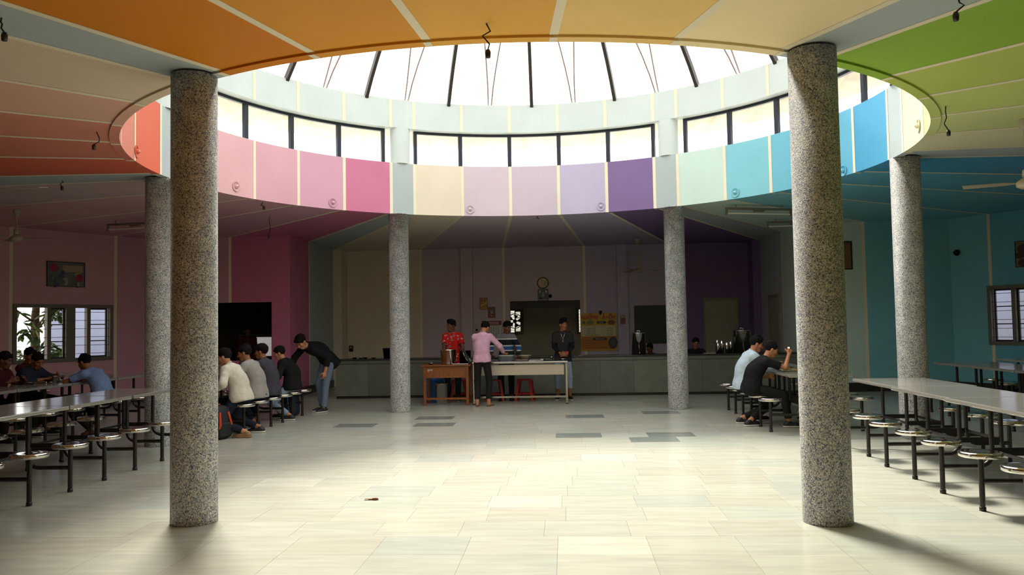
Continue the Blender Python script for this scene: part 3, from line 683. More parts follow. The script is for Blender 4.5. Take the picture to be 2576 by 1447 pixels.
def art_small(k, w, h):
    rect(k,-w/2,w/2,-h/2,h/2,flat('dusk',(108,88,84))); rect(k,-w/2,w/2,-h/2,-h*.12,flat('rust',(140,74,62)),-.0025)
    disc(k,0,h*.05,w*.22,h*.2,flat('figure_grey',(140,138,136))); disc(k,w*.06,-.02,w*.1,h*.07,flat('white_spot',(226,220,210)),-.004); disc(k,0,-h*.38,w*.12,h*.06,flat('gold_light',(226,190,120)),-.004)
framed('small_picture','small picture in a red frame below the gold notice','picture',-1.595,-1.39,1.85,2.15,MRN,art_small,.016)
# wall calendar
t = tag(empty('wall_calendar', (-1.5,YB-.012,1.5)), 'wall calendar with a maroon heading behind the pink-shirted man', 'calendar')
MB().box((0,0,0),(.56,.012,.56),PAP).build('sheet', t)
k = MB(); rect(k,-.28,.28,.13,.26,flat('maroon_head',(134,60,70)),-.0065); rect(k,-.28,.28,-.28,-.23,flat('maroon_head',(134,60,70)),-.0065)
for i in range(2): rect(k,-.2,.2,.165+i*.04,.18+i*.04,WPRT,-.007)
k.build('heading', t, fix=False)
k = MB()
for r_ in range(6):
    for c_ in range(7): rect(k,-.235+c_*.068,-.195+c_*.068,.07-r_*.055,.095-r_*.055,flat('date_grey',(120,118,126)),-.0065)
k.build('date_grid', t, fix=False)
t = tag(empty('switch_board', (-1.96,YB-.02,1.53)), 'cream electric switch board left of the calendar', 'switch'); MB().box((0,0,0),(.17,.03,.3),BEI,bev=.008).build('plate', t)
for z in (-.08,0.,.08): MB().box((-.03,-.018,z),(.03,.012,.04),PAP,bev=.003).build('switch', t)
k = MB(); k.lathe([(0,.006),(.03,.006),(.032,0)],BLKP,16,T=Matrix.Translation((.04,-.014,-.02)) @ RX); k.build('dial', t)
t = tag(empty('wall_socket', (-5.52,YB-.02,1.04)), 'small dark socket on the cream wall above the counter', 'socket'); MB().box((0,0,0),(.12,.03,.17),BLKP,bev=.01).build('plate', t); MB().box((0,-.02,.03),(.05,.02,.04),BEI,bev=.004).build('plug', t)
# yellow menu board with its lettering
def text_mesh(s, size, m, bold=.0):
    c = bpy.data.curves.new('lettering', 'FONT'); c.body = s; c.size = size; c.align_x = 'CENTER'; c.align_y = 'CENTER'; c.offset = bold; c.resolution_u = 2
    o = bpy.data.objects.new('lettering_tmp', c); col.objects.link(o); dg = bpy.context.evaluated_depsgraph_get(); dg.update()
    me = bpy.data.meshes.new_from_object(o.evaluated_get(dg)); bpy.data.objects.remove(o); bpy.data.curves.remove(c)
    me.materials.clear(); me.materials.append(m)
    return me
YEL = flat('menu_yellow',(196,160,34)); ORG = flat('menu_orange',(176,112,28)); CRM = flat('menu_cream',(206,198,156)); RED = flat('menu_red',(176,26,34)); NVY = flat('menu_navy',(44,48,56)); GRN = flat('menu_food',(120,126,70)); DKT = flat('menu_ink',(70,56,46))
sg = tag(empty('menu_board', (1.505,YB-.02,1.395)), 'yellow canteen menu board with red Gujarati lettering', 'sign'); w, h = .505, .525
MB().box((0,0,0),(2*w,.03,2*h),YEL,bev=.004).build('board', sg)
k = MB(); Y = -.0165
rect(k,-w+.01,w-.01,-h+.04,-.12,ORG,Y); rect(k,-w+.02,w-.03,-.12,.18,CRM,Y-.0005)
for z in (.12,.055,-.005,-.065): rect(k,-w+.02,w-.03,z,z+.003,ORG,Y-.001)
rect(k,.13,.134,-.12,.18,ORG,Y-.001)
for x, z, a, b_, m in ((-.23,.27,.1,.065,GRN),(.36,.265,.105,.065,flat('menu_food2',(112,66,40))),(-.41,.265,.045,.035,flat('menu_logo',(60,96,70))),(.39,-.31,.125,.165,NVY)): disc(k,x,z,a,b_,m,Y-.0012)
for x0, x1, z in ((-.03,.18,.265),(-.15,.2,-.195)):
    k.poly([(x0-.04,Y-.0012,z),(x0,Y-.0012,z-.035),(x1,Y-.0012,z-.035),(x1+.04,Y-.0012,z),(x1,Y-.0012,z+.035),(x0,Y-.0012,z+.035)],NVY)
k.build('printed_panel', sg, fix=False)
def letter(s, x, z, size, m, bold=0., sx=1.):
    o = obj('lettering', text_mesh(s, size, m, bold), sg, (x,-.0185,z)); o.rotation_euler = (PI/2,0,0); o.scale = (sx,1,1); return o
letter('માલીબા', -.25, .41, .17, RED, .004)
letter('કે', .14, .415, .17, RED, .004); letter('ટીન', .37, .41, .165, RED, .004, .92)
# the half letter joined before the fourth syllable: the left arm of the full letter without its stem
hm = text_mesh('ન', .165, RED, .004); bm = bmesh.new(); bm.from_mesh(hm); xs = [v_.co.x for v_ in bm.verts]; cut = min(xs)+(max(xs)-min(xs))*.72
bmesh.ops.bisect_plane(bm, geom=bm.verts[:]+bm.edges[:]+bm.faces[:], plane_co=(cut,0,0), plane_no=(1,0,0), clear_outer=True); bm.to_mesh(hm); bm.free()
o = obj('lettering', hm, sg, (.245,-.0185,.4)); o.rotation_euler = (PI/2,0,0)
letter('સૂચના', .075, .265, .055, CRM)
for z, s, t2 in ((.09,'સવારનો નાસ્તો','૮:૦૦ થી ૧૦'),(.025,'બપોરનું જમવાનું','૧૧:૩૦ થી ૨'),(-.035,'સાંજનું જમવાનું','૭:૦૦ થી ૯'),(-.093,'રવિવારે સાંજે કેન્ટીન બંધ','૧૨:૦૦ થી ૨')):
    letter(s, -.22 if len(s) < 18 else -.18, z, .045, DKT, .0008); letter(t2, .31, z, .042, DKT, .0008)
letter('વિગત', -.12, .15, .035, RED); letter('સમય', .31, .15, .035, RED); letter('કેન્ટીન સૂચના', .02, -.195, .05, CRM)
k = MB()
for i in range(4): rect(k,-.45,(.0,.05,-.02,.2)[i],-.26-i*.06,-.248-i*.06,flat('menu_rust',(150,60,26)),-.0182)
for i in range(6): rect(k,.33-(.02 if 0<i<5 else -.02),.45+(.02 if 0<i<5 else -.02),-.23-i*.033,-.222-i*.033,flat('menu_pale',(120,118,110)),-.0182)
k.build('small_print', sg, fix=False)
k = MB(); k.lathe([(0,-.06),(.02,-.05),(.03,0),(.05,.03),(.03,.055),(0,.06)],BLKP,10); tag(k.build('dark_tassel', loc=(1.56,YB-.075,1.93)), 'dark tassel hanging over the top edge of the menu board', 'ornament')
def art_note(k, w, h):
    rect(k,-w/2,w/2,-h/2,h/2,flat('note_red',(150,66,48))); rect(k,-w/2,w/2,h*.2,h/2,flat('note_grey',(150,146,130)),-.003); rect(k,-w/2,w/2,-h*.1,-.0,flat('note_dark',(90,60,48)),-.003)
framed('paper_notice','small red and grey notice on the pilaster beside the menu','notice',2.10,2.24,1.6,1.86,flat('note_edge',(120,110,96)),art_note,.008,v=11.74,depth=.012)
# green board
t = tag(empty('green_board', (3.0,YB-.02,1.58)), 'dark green writing board behind the tall steel urn', 'board'); MB().box((0,0,0),(1.0,.02,1.04),mat('board_green',(34,46,40),rough=.5,mottle=.15,mscale=5)).build('writing_surface', t)
k = MB()
for a in ((-.5,.5,.5,.53),(-.5,.5,-.53,-.5)): k.box2((a[0],-.015,a[2]),(a[1],.015,a[3]),DKM)
for x in (-.5,.47): k.box2((x,-.015,-.5),(x+.03,.015,.5),DKM)
k.build('frame', t)
# cream door and a second door frame at the right end
DOOR = mat('cream_door', (150,146,128), rough=.5, mottle=.08, mscale=3); DFR = mat('door_frame_paint', (128,124,108), rough=.5)
dr = tag(empty('door_1', (4.88,YB-.02,0)), kind='structure'); MB().box((0,.0,1.1),(.86,.035,2.2),DOOR).build('leaf', dr)
k = MB(); k.box2((-.48,-.03,0),(-.43,.02,2.29),DFR); k.box2((.43,-.03,0),(.48,.02,2.29),DFR); k.box2((-.43,-.03,2.2),(.43,.02,2.29),DFR); k.build('frame', dr)
k = MB(); k.tube([(-.36,-.03,1.0),(-.36,-.07,1.0),(-.26,-.07,1.0)],.01,STEEL,6); k.build('handle', dr)
dr = tag(empty('door_2', (5.85,9.9,0)), kind='structure'); MB().box((.0,0,1.1),(.03,.86,2.2),DOOR).build('leaf', dr)
k = MB(); k.box2((-.03,-.48,0),(.02,-.43,2.28),DFR); k.box2((-.03,.43,0),(.02,.48,2.28),DFR); k.box2((-.03,-.43,2.2),(.02,.43,2.28),DFR); k.build('frame', dr)
# kitchen exhaust fan in the far window
t = tag(empty('exhaust_fan', (-1.03,15.19,1.76)), 'black exhaust fan standing before the bright kitchen window', 'fan')
k = MB(); k.lathe([(.22,-.05),(.245,-.05),(.245,.05),(.22,.05),(.22,-.05)],BLKP,28,T=RX); k.build('housing', t)
for i in range(5): k = MB(); a = i*2*PI/5; c_, s_ = math.cos(a), math.sin(a); k.add([(.05*c_,-.01,.05*s_),(.21*math.cos(a-.25),-.03,.21*math.sin(a-.25)),(.21*math.cos(a+.5),.02,.21*math.sin(a+.5))],[(0,1,2)],BLKP); k.build('blade', t, fix=False)
k = MB(); k.lathe([(0,.06),(.06,.05),(.07,-.03),(0,-.04)],BLKP,14,T=RX); k.build('motor', t)
k = MB(); k.tube([(0,.02,-.24),(0,.02,-.46)],.02,BLKP,6); k.box((0,0,-.45),(.2,.1,.02),BLKP); k.build('stand', t)
# posters on the painted side walls
def on_wall(P, Q, s, z, off=.02):
    P, Q = Vector((*P,0)), Vector((*Q,0)); e = (Q-P).normalized(); n = Vector((-e.y,e.x,0)); n = n if n.dot(-(P+Q)/2) > 0 else -n
    return P+e*s+n*off+Vector((0,0,z)), math.atan2(n.y, n.x)+PI/2
def art_roses(k, w, h):
    rect(k,-w/2,w/2,-h/2,h/2,flat('poster_slate',(100,104,104))); rect(k,-w*.1,w*.46,h*.1,h*.38,flat('poster_tan',(160,146,118)),-.003)
    g = random.Random(4)
    for i in range(22): disc(k,g.uniform(-.45,.42)*w,g.uniform(-.45,.05)*h,.03+.03*g.random(),.05+.04*g.random(),flat('poster_leaf%d' % (i % 3),((66,80,104),(150,138,104),(84,98,84))[i % 3]),-.0032-i*.00003)
    disc(k,-w*.33,h*.27,.09,.09,flat('poster_rose',(150,36,62)),-.005); disc(k,w*.36,-h*.14,.085,.085,flat('poster_rose',(150,36,62)),-.005)
    for z in (.3,.24,.18): rect(k,-w*.04,w*.4,h*z,h*z+.008,flat('poster_text',(170,160,136)),-.0052)
p, rz = on_wall(LW0, LW1, 2.05, 2.89); t = framed('rose_poster','framed poster of red roses and grey leaves above the left window','poster',-.41,.41,-.27,.27,BKF,art_roses,.012,v=0); t.location = p; t.rotation_euler = (0,0,rz)
def art_tan(k, w, h):
    rect(k,-w/2,w/2,-h/2,h/2,flat('poster_earth',(128,112,80)))
    for i, (x, z, a) in enumerate(((-.25,.2,.16),(-.4,-.05,.1),(.1,.1,.2),(-.3,-.35,.12))): disc(k,x*w,z*h,a,a*.7,flat('poster_brown',(70,50,44)),-.003-i*.0001)
p, rz = on_wall((9.2,7.67),(13.63,0), 1.88, 2.9); t = framed('brown_poster','brown poster on the blue wall above the right window','poster',-.4,.4,-.27,.27,BKF,art_tan,.012,v=0); t.location = p; t.rotation_euler = (0,0,rz)
def art_plain(k, w, h): rect(k,-w/2,w/2,-h/2,h/2,flat('frame_tan',(120,92,56)))
framed('wall_picture','narrow brown picture on the mint wall behind the near right column','picture',6.3,7.05,2.74,3.38,BKF,art_plain,.03,v=7.67)
p, rz = on_wall((9.2,7.67),(13.63,0), .21, 3.05, .06); k = MB(); k.lathe([(0,.0),(.07,.0),(.07,.03),(.03,.05),(.03,.1),(0,.1)],BLKP,12,T=Matrix.Rotation(PI/2,4,'X')); o = tag(k.build('wall_light_holder', loc=p), 'small dark bracket on the blue wall by the corner', 'bracket'); o.rotation_euler = (0,0,rz)

# ------------------------------------------------------------------ ceiling: fans, tube lights, loose wires, ring caps
FANM = mat('fan_cream', (176,166,140), rough=.4); FBL = mat('fan_blade', (150,142,122), rough=.45)
def ceiling_fan(loc, rod, rz, lab):
    t = tag(empty('ceiling_fan', loc, rz), lab, 'fan', 'ceiling fans'); zt = HC-loc[2]
    k = MB(); k.lathe([(0,-.07),(.06,-.065),(.105,-.04),(.11,0),(.08,.03),(.03,.06),(0,.06)],FANM,24); k.build('motor', t)
    k = MB(); k.tube([(0,0,.05),(0,0,zt-.02)],.012,FANM,8); k.build('down_rod', t)
    k = MB(); k.lathe([(.015,zt-.12),(.05,zt-.1),(.06,zt-.02),(.06,zt)],FANM,16); k.lathe([(.015,.16),(.04,.14),(.045,.07),(.02,.05)],FANM,16); k.build('canopy', t)
    for i in range(3):
        b_ = MB(); T = Matrix.Rotation(i*2*PI/3,4,'Z') @ Matrix.Rotation(R(9),4,'X')
        b_.add([(.1,-.018,-.003),(.22,-.05,-.003),(.62,-.065,-.003),(.64,.06,-.003),(.22,.055,-.003),(.1,.018,-.003),(.1,-.018,.003),(.22,-.05,.003),(.62,-.065,.003),(.64,.06,.003),(.22,.055,.003),(.1,.018,.003)],[(0,1,2,3,4,5),(11,10,9,8,7,6)]+[(j,(j+1)%6,(j+1)%6+6,j+6) for j in range(6)],FBL,T=T); b_.build('blade', t)
ceiling_fan((-9.15,2.7,3.32), .6, .3, 'cream ceiling fan in front of the pink wall above the left window')
ceiling_fan((2.5,10.4,3.0), .7, .05, 'ceiling fan hanging low in front of the lavender back wall')
ceiling_fan((5.72,-1.85,3.1), .6, 2.75, 'cream ceiling fan cut by the right picture edge')
ceiling_fan((-5.6,-2.95,3.16), .6, .0, 'ceiling fan at the left picture edge, one blade showing')
TUBW = mat('tube_white', (236,232,220), rough=.3); BATN = mat('batten_metal', (120,114,102), rough=.5)
def tube_light(a, b_, lab):
    a, b_ = Vector((*a,HC-.17)), Vector((*b_,HC-.17)); d = b_-a; L = d.length; t = tag(empty('tube_light', (a+b_)/2, math.atan2(d.y,d.x)), lab, 'light', 'unlit tube lights')
    k = MB(); k.tube([(-L/2+.03,0,0),(L/2-.03,0,0)],.014,TUBW,10); k.build('tube', t)
    MB().box((0,0,.09),(L,.05,.04),BATN).build('batten', t); MB().box((0,0,.06),(.22,.06,.05),BATN,bev=.006).build('ballast', t)
    for s in (-1,1): MB().box((s*(L/2-.015),0,.03),(.03,.035,.12),BATN).build('holder', t)
    for s in (-1,1): k = MB(); k.tube([(s*L*.35,0,.1),(s*L*.35,0,.17)],.008,BATN,6); k.build('hanger', t)
tube_light((3.61,4.3),(4.93,4.72), 'unlit tube light below the mint ceiling beside the near right column'); tube_light((-8.45,4.4),(-7.2,4.2), 'unlit tube light below the pink ceiling at the far left'); tube_light((4.95,6.7),(6.15,6.72), 'unlit tube light near the grey corner behind the near right column')
WIR = mat('wire_black', (30,26,26), rough=.5); HLD = mat('bulb_holder', (40,36,34), rough=.4)
def wire(u, v, L, seed, lab, hold=True):
    g = random.Random(seed); t = tag(empty('hanging_wire', (u,v,HC)), lab, 'wire', 'loose wires hanging from the ceiling')
    pts = [(0,0,0)]
    for i in range(1,5): pts.append((g.uniform(-.03,.03), g.uniform(-.03,.03), -L*i/4))
    k = MB(); k.tube(pts,.006,WIR,6); k.build('cable', t)
    if hold: k = MB(); k.lathe([(0,-L-.06),(.018,-L-.06),(.022,-L-.02),(.014,-L),(0,-L)],HLD,10,T=Matrix.Translation((pts[-1][0],pts[-1][1],0))); k.build('bulb_holder', t)
wire(-3.36,-5.9,.10,1,'short wire stub on the grey ceiling strip at top left'); wire(0.0,-5.42,.2,2,'wire with holder hanging before the skylight from the orange ceiling'); wire(3.28,-5.62,.12,3,'wire with holder on the grey ceiling strip at top right')
wire(4.56,-2.54,.25,4,'wire with holder hanging from the green ceiling'); wire(-4.57,-2.64,.14,5,'wire with holder hanging from the salmon ceiling'); wire(-6.69,.1,.08,6,'short wire stub on the grey strip at far left')
wire(-5.1,4.23,.38,7,'long thin wire hanging below the magenta ceiling'); wire(-4.64,2.59,.07,8,'short wire stub on the pink ceiling beneath the ring'); wire(.05,5.3,.06,9,'short wire stub on the ceiling behind the ring, centre',False)
def ring_cap(a, z, lab):
    p = Vector(opt(a, RW-.004, z)); t = tag(empty('ring_cap', p, R(a)), lab, 'cap', 'round caps along the foot of the ring'); m = panel_at(a); T = Matrix.Rotation(-PI/2,4,'Y')
    k = MB(); k.lathe([(0,.004),(.085,.004),(.085,.012),(.075,.012),(.07,.006)],m,28,T=T); k.build('plate', t)
    k = MB(); k.lathe([(.032,.0),(.032,.03),(.02,.04),(0,.042)],m,16,T=T); k.build('knob', t)
    k = MB(); k.lathe([(0,.046),(.012,.046),(.012,.04)],STEEL,10,T=T); k.build('screw', t)
for a, z, lab in ((160.3,3.95,'round cap on the pale pink ring panel beside the near left column'),(136.4,3.92,'round cap on the pink ring panel left of the magenta one'),(104.7,3.93,'round cap on the pale lilac ring panel next to the cream one'),(75.,3.92,'round cap on the lilac ring panel left of the purple one'),(44.,3.91,'round cap on the light blue ring panel next to the mint one'),(-167.,3.93,'round cap on the salmon ring panel at far left'),(-10.8,3.99,'round cap on the bright cream ring panel at far right'),(16.7,3.88,'round cap on the blue ring panel behind the near right column')): ring_cap(a, z, lab)

# ------------------------------------------------------------------ trays and tumblers on the tables
ZT = .841
def tumbler(u, v, lab, grp, h=.1): vessel('steel_tumbler', lab, 'cup', (u,v,ZT), [(0,0),(.03,0),(.036,h),(.038,h),(.033,h-.004),(.028,.006),(0,.006)], CHROME, grp, 20)
def tray(u, v, rz, lab, grp):
    t = tag(empty('meal_tray', (u,v,ZT), rz), lab, 'tray', grp)
    k = MB(); k.box((0,0,.006),(.4,.3,.008),CHROME,bev=.003); k.build('base', t)
    k = MB()
    for a in ((-.2,-.15,.2,-.14),(-.2,.14,.2,.15),(-.2,-.14,-.19,.14),(.19,-.14,.2,.14),(-.04,-.14,-.035,.14),(-.035,0,.19,.005)): k.box2((a[0],a[1],.008),(a[2],a[3],.024),CHROME)
    k.build('rim', t)
    for i, (x, y, c_) in enumerate(((-.12,0,(206,190,150)),(.08,.07,(150,96,40)),(.08,-.07,(196,160,90)))):
        k = MB(); k.lathe([(.05,.009),(.04,.022),(0,.028)],mat('food_%d' % i,c_,rough=.7,mottle=.3,mscale=60,bump=.5,bscale=80),14,T=Matrix.Translation((x,y,0))); k.build('food', t)
tray(-7.66,1.0,1.5,'steel meal tray in front of the man in the dark jacket','meal trays'); tray(-7.3,1.42,.2,'steel meal tray in front of the man in light blue tee','meal trays')
tumbler(-7.5,1.28,'steel tumbler on the left table, nearer the viewer','steel tumblers'); tumbler(-7.44,1.16,'steel tumbler on the left table, just behind its neighbour','steel tumblers'); tumbler(-7.85,1.55,'steel tumbler on the left table, against the pink wall','steel tumblers',.13)
tray(3.98,1.55,.1,'steel meal tray in front of the man in black tee','meal trays'); tray(4.0,2.2,.0,'steel meal tray in front of the man in pale denim','meal trays'); tumbler(4.16,1.22,'steel tumbler by the column, beside the black tee man','steel tumblers',.12)
tray(4.4,1.9,1.6,'steel meal tray half hidden behind the near right column','meal trays')
tray(-4.92,1.35,.0,'steel meal tray in front of the man in white shirt','meal trays'); tumbler(-4.8,1.62,'steel tumbler beside the white-shirted man, left one','steel tumblers'); tumbler(-4.74,1.73,'steel tumbler beside the white-shirted man, right one','steel tumblers')

# scrap on the floor
k = MB(); BRN = mat('dry_brown', (112,62,28), rough=.8)
k.lathe([(0,0),(.03,.004),(.022,.016),(0,.02)],BRN,10,T=Matrix.Translation((.03,0,0)) @ Matrix.Diagonal((1.2,.7,1,1))); k.box((-.03,.0,.006),(.07,.022,.008),BRN); k.box((-.05,-.012,.004),(.04,.012,.006),PAP)
tag(k.build('dropped_scrap', loc=(-1.3,-3.65,.001)), 'brown and white scrap lying on the pale floor', 'litter')
# bags under the left stools
def backpack(loc, rz, s, body, accent, lab):
    t = tag(empty('backpack', loc, rz), lab, 'bag', 'bags on the floor'); bm = bmesh.new(); bmesh.ops.create_cube(bm, size=1)
    bmesh.ops.subdivide_edges(bm, edges=bm.edges[:], cuts=4, use_grid_fill=True)
    for v_ in bm.verts:
        x, y, z = v_.co; d_ = Vector((x,y,z)); r_ = d_.length; q = d_/r_*.62; c_ = d_.lerp(q,.45); zz = (c_.z+.5); tap = 1-.25*max(0,zz-.5)
        v_.co = Vector((c_.x*.32*s*tap, c_.y*.2*s*tap, zz*.46*s))
    me = bpy.data.meshes.new('sack'); bm.to_mesh(me); bm.free(); me.polygons.foreach_set('use_smooth',[True]*len(me.polygons)); me.materials.append(body); sk = obj('sack', me, t)
    k = MB(); k.box((0,-.1*s,.14*s),(.24*s,.07*s,.2*s),body,bev=.025); k.build('front_pocket', t)
    for x in (-.09,.09): k = MB(); k.tube([(x*s,.09*s,.42*s),(x*s*1.2,.17*s,.34*s),(x*s*1.3,.16*s,.16*s),(x*s,.1*s,.05*s)],.016*s,accent,6); k.build('strap', t)
    for x in (-.1,.1): k = MB(); k.tube([(x*s,-.095*s,.06*s),(x*s*1.05,-.125*s,.22*s),(x*s*.8,-.09*s,.38*s)],.018*s,accent,6); k.build('stripe', t)
    k = MB(); k.tube([(-.03*s,.02,.45*s),(-.03*s,.02,.49*s),(.03*s,.02,.49*s),(.03*s,.02,.45*s)],.008*s,accent,6); k.build('top_handle', t)
BAGB = mat('bag_black', (22,22,28), rough=.7); BAGO = mat('bag_orange', (196,64,20), rough=.6); BAGN = mat('bag_navy', (26,38,60), rough=.7); BAGC = mat('bag_blue', (44,70,104), rough=.6); BAGR = mat('bag_red', (160,28,24), rough=.6)
backpack((-4.62,.72,0), 1.2, 1.05, BAGB, BAGO, 'black and orange backpack on the floor beside the near left column'); backpack((-4.85,1.75,0), 2.0, .9, BAGB, BAGR, 'black and red backpack under the stool of the grey-shirted man'); backpack((-4.62,3.95,0), 2.6, 1.0, BAGN, BAGC, 'dark blue backpack under the farthest left stool')
# ------------------------------------------------------------------ people
V3 = lambda *a: np.array(a, dtype=float)
def unit(a): return a/ (np.linalg.norm(a)+1e-9)
class Field:
    """a solid made of softly joined limbs and masses, turned into one closed surface"""
    def __init__(s, h): s.h = h; s.prims = []
    def cap(s, a, b, r1, r2=None, k=.02, flat=0, op=1):          # tapering limb; flat: 1 cuts the far end square, 2 both ends
        s.prims.append(('c', np.array(a,float), np.array(b,float), r1, r1 if r2 is None else r2, k, flat, op)); return s
    def ell(s, c, F, r, k=.02, op=1):                             # ellipsoid with axes F (rows)
        s.prims.append(('e', np.array(c,float), np.array(F,float), np.array(r,float), None, k, 0, op)); return s
    def half(s, p, n): s.prims.append(('h', np.array(p,float), unit(np.array(n,float)), 0, 0, 0, 0, 0)); return s
    def box_of(s, p):
        if p[0] == 'c': R_ = max(p[3], p[4]); return np.minimum(p[1],p[2])-R_, np.maximum(p[1],p[2])+R_
        ext = np.sqrt(((p[2]*p[3][:,None])**2).sum(0)); return p[1]-ext, p[1]+ext
    def mesh(s, name, m, wob=None):
        lo = np.min([s.box_of(p)[0] for p in s.prims if p[0] != 'h' and p[7] == 1], 0)-3*s.h
        hi = np.max([s.box_of(p)[1] for p in s.prims if p[0] != 'h' and p[7] == 1], 0)+3*s.h
        n = np.ceil((hi-lo)/s.h).astype(int)+1; D = np.full(n, .2, np.float32)
        ax = [lo[i]+s.h*np.arange(n[i]) for i in range(3)]
        for p in s.prims:
            if p[0] == 'h':
                X = (ax[0][:,None,None]-p[1][0])*p[2][0]+(ax[1][None,:,None]-p[1][1])*p[2][1]+(ax[2][None,None,:]-p[1][2])*p[2][2]
                D = np.maximum(D, X.astype(np.float32)); continue
            a, b = s.box_of(p); mg = p[5]+3*s.h+.01
            i0 = np.clip(np.floor((a-mg-lo)/s.h).astype(int), 0, n); i1 = np.clip(np.ceil((b+mg-lo)/s.h).astype(int)+1, 0, n)
            if (i1 <= i0).any(): continue
            X = ax[0][i0[0]:i1[0]][:,None,None]; Y = ax[1][i0[1]:i1[1]][None,:,None]; Z = ax[2][i0[2]:i1[2]][None,None,:]
            if p[0] == 'c':
                A, B = p[1], p[2]; d = B-A; L2 = float(d@d)+1e-12
                t_ = ((X-A[0])*d[0]+(Y-A[1])*d[1]+(Z-A[2])*d[2])/L2; t = np.clip(t_,0,1)
                q = np.sqrt((X-A[0]-t*d[0])**2+(Y-A[1]-t*d[1])**2+(Z-A[2]-t*d[2])**2)-(p[3]+(p[4]-p[3])*t)
                L = math.sqrt(L2)
                if p[6] >= 1: q = np.maximum(q, (t_-1)*L)
                if p[6] == 2: q = np.maximum(q, -t_*L)
            else:
                x, y, z = X-p[1][0], Y-p[1][1], Z-p[1][2]; F, r = p[2], p[3]
                u = [(x*F[i][0]+y*F[i][1]+z*F[i][2])/r[i] for i in range(3)]
                k0 = np.sqrt(u[0]**2+u[1]**2+u[2]**2)+1e-9; k1 = np.sqrt((u[0]/r[0])**2+(u[1]/r[1])**2+(u[2]/r[2])**2)+1e-9
                q = k0*(k0-1)/k1
            S = D[i0[0]:i1[0], i0[1]:i1[1], i0[2]:i1[2]]; k = p[5]; q = q.astype(np.float32)
            if p[7] == 1:
                hh = np.maximum(k-np.abs(S-q),0)/k if k > 0 else 0; S[...] = np.minimum(S,q)-(hh*hh*k*.25 if k > 0 else 0)
            else:
                q = -q; hh = np.maximum(k-np.abs(S-q),0)/k; S[...] = np.maximum(S,q)+hh*hh*k*.25
        if wob:
            amp, fr = wob; X, Y, Z = ax[0][:,None,None], ax[1][None,:,None], ax[2][None,None,:]
            D = D+(amp*np.sin(fr*X+2.1*np.sin(fr*.6*Z))*np.sin(fr*.9*Y+1.3)*np.sin(fr*.7*Z+1.7*np.sin(fr*.5*X+fr*.4*Y))).astype(np.float32)
        return s.nets(D, lo, name, m)
    def nets(s, D, lo, name, m):
        h = s.h; ins = D < 0
        c = np.zeros(np.array(D.shape)-1, np.int8)
        for i in (0,1):
            for j in (0,1):
                for k in (0,1): c += ins[i:i+c.shape[0], j:j+c.shape[1], k:k+c.shape[2]]
        act = (c > 0) & (c < 8); idx = -np.ones(c.shape, np.int64); I = np.argwhere(act); idx[act] = np.arange(len(I))
        acc = np.zeros((len(I),3)); cnt = np.zeros(len(I)); cor = [(i,j,k) for i in (0,1) for j in (0,1) for k in (0,1)]
        for a in cor:
            for ax in range(3):
                if a[ax] == 1: continue
                b = list(a); b[ax] = 1
                da = D[I[:,0]+a[0], I[:,1]+a[1], I[:,2]+a[2]]; db = D[I[:,0]+b[0], I[:,1]+b[1], I[:,2]+b[2]]
                x = (da < 0) != (db < 0); t = np.where(x, da/np.where(x, da-db, 1), 0)
                P = np.array(a, float)[None,:].repeat(len(I),0); P[:,ax] += t; acc[x] += P[x]; cnt[x] += 1
        vs = lo+(I+acc/cnt[:,None])*h
        F = []
        for ax in range(3):
            sl0 = [slice(1,-1)]*3; sl0[ax] = slice(0,-1); sl1 = [slice(1,-1)]*3; sl1[ax] = slice(1,None)
            A, B = ins[tuple(sl0)], ins[tuple(sl1)]; o1, o2 = (ax+1) % 3, (ax+2) % 3
            for sg in (True, False):
                E = np.argwhere((A & ~B) if sg else (~A & B)); E[:,o1] += 1; E[:,o2] += 1
                def cell(d1, d2): q = E.copy(); q[:,o1] -= d1; q[:,o2] -= d2; return idx[q[:,0],q[:,1],q[:,2]]
                f = np.stack([cell(1,1),cell(0,1),cell(0,0),cell(1,0)],1); F.append(f if sg else f[:,::-1])
        F = np.concatenate(F); F = F[(F >= 0).all(1)]
        me = bpy.data.meshes.new(name); me.vertices.add(len(vs)); me.vertices.foreach_set('co', vs.ravel())
        me.loops.add(F.size); me.loops.foreach_set('vertex_index', F.ravel().astype(np.int32)); me.polygons.add(len(F))
        me.polygons.foreach_set('loop_start', np.arange(0,F.size,4,dtype=np.int32)); me.polygons.foreach_set('use_smooth', np.ones(len(F),bool))
        me.update(calc_edges=True); me.validate(); me.materials.append(m); return me
def two_bone(a, t, l1, l2, hint):
    d = t-a; L = np.linalg.norm(d); L = min(max(L, abs(l1-l2)+.02), (l1+l2)*.995); d = unit(t-a)
    x = (l1*l1-l2*l2+L*L)/(2*L); y = math.sqrt(max(l1*l1-x*x, 0)); h = hint-d*(hint@d); h = unit(h)
    return a+d*x+h*y, a+d*L
def rotm(axis, ang):
    a = unit(np.array(axis,float)); c, s_ = math.cos(ang), math.sin(ang); x, y, z = a
    return np.array([[c+x*x*(1-c),x*y*(1-c)-z*s_,x*z*(1-c)+y*s_],[y*x*(1-c)+z*s_,c+y*y*(1-c),y*z*(1-c)-x*s_],[z*x*(1-c)-y*s_,z*y*(1-c)+x*s_,c+z*z*(1-c)]])
def skin(n, c): return mat('skin_'+n, c, rough=.5, spec=.4, mottle=.08, mscale=18)
SKIN = {'a': skin('brown',(146,92,62)), 'b': skin('tan',(178,120,86)), 'c': skin('deep',(104,64,46))}
HAIR = mat('hair_black', (12,10,10), rough=.6, spec=.15, bump=.9, bscale=160); EYE = mat('eye_dark', (20,14,12), rough=.2); EYW = mat('eye_white', (150,140,130), rough=.3); LIPS = mat('lips', (112,62,54), rough=.5)
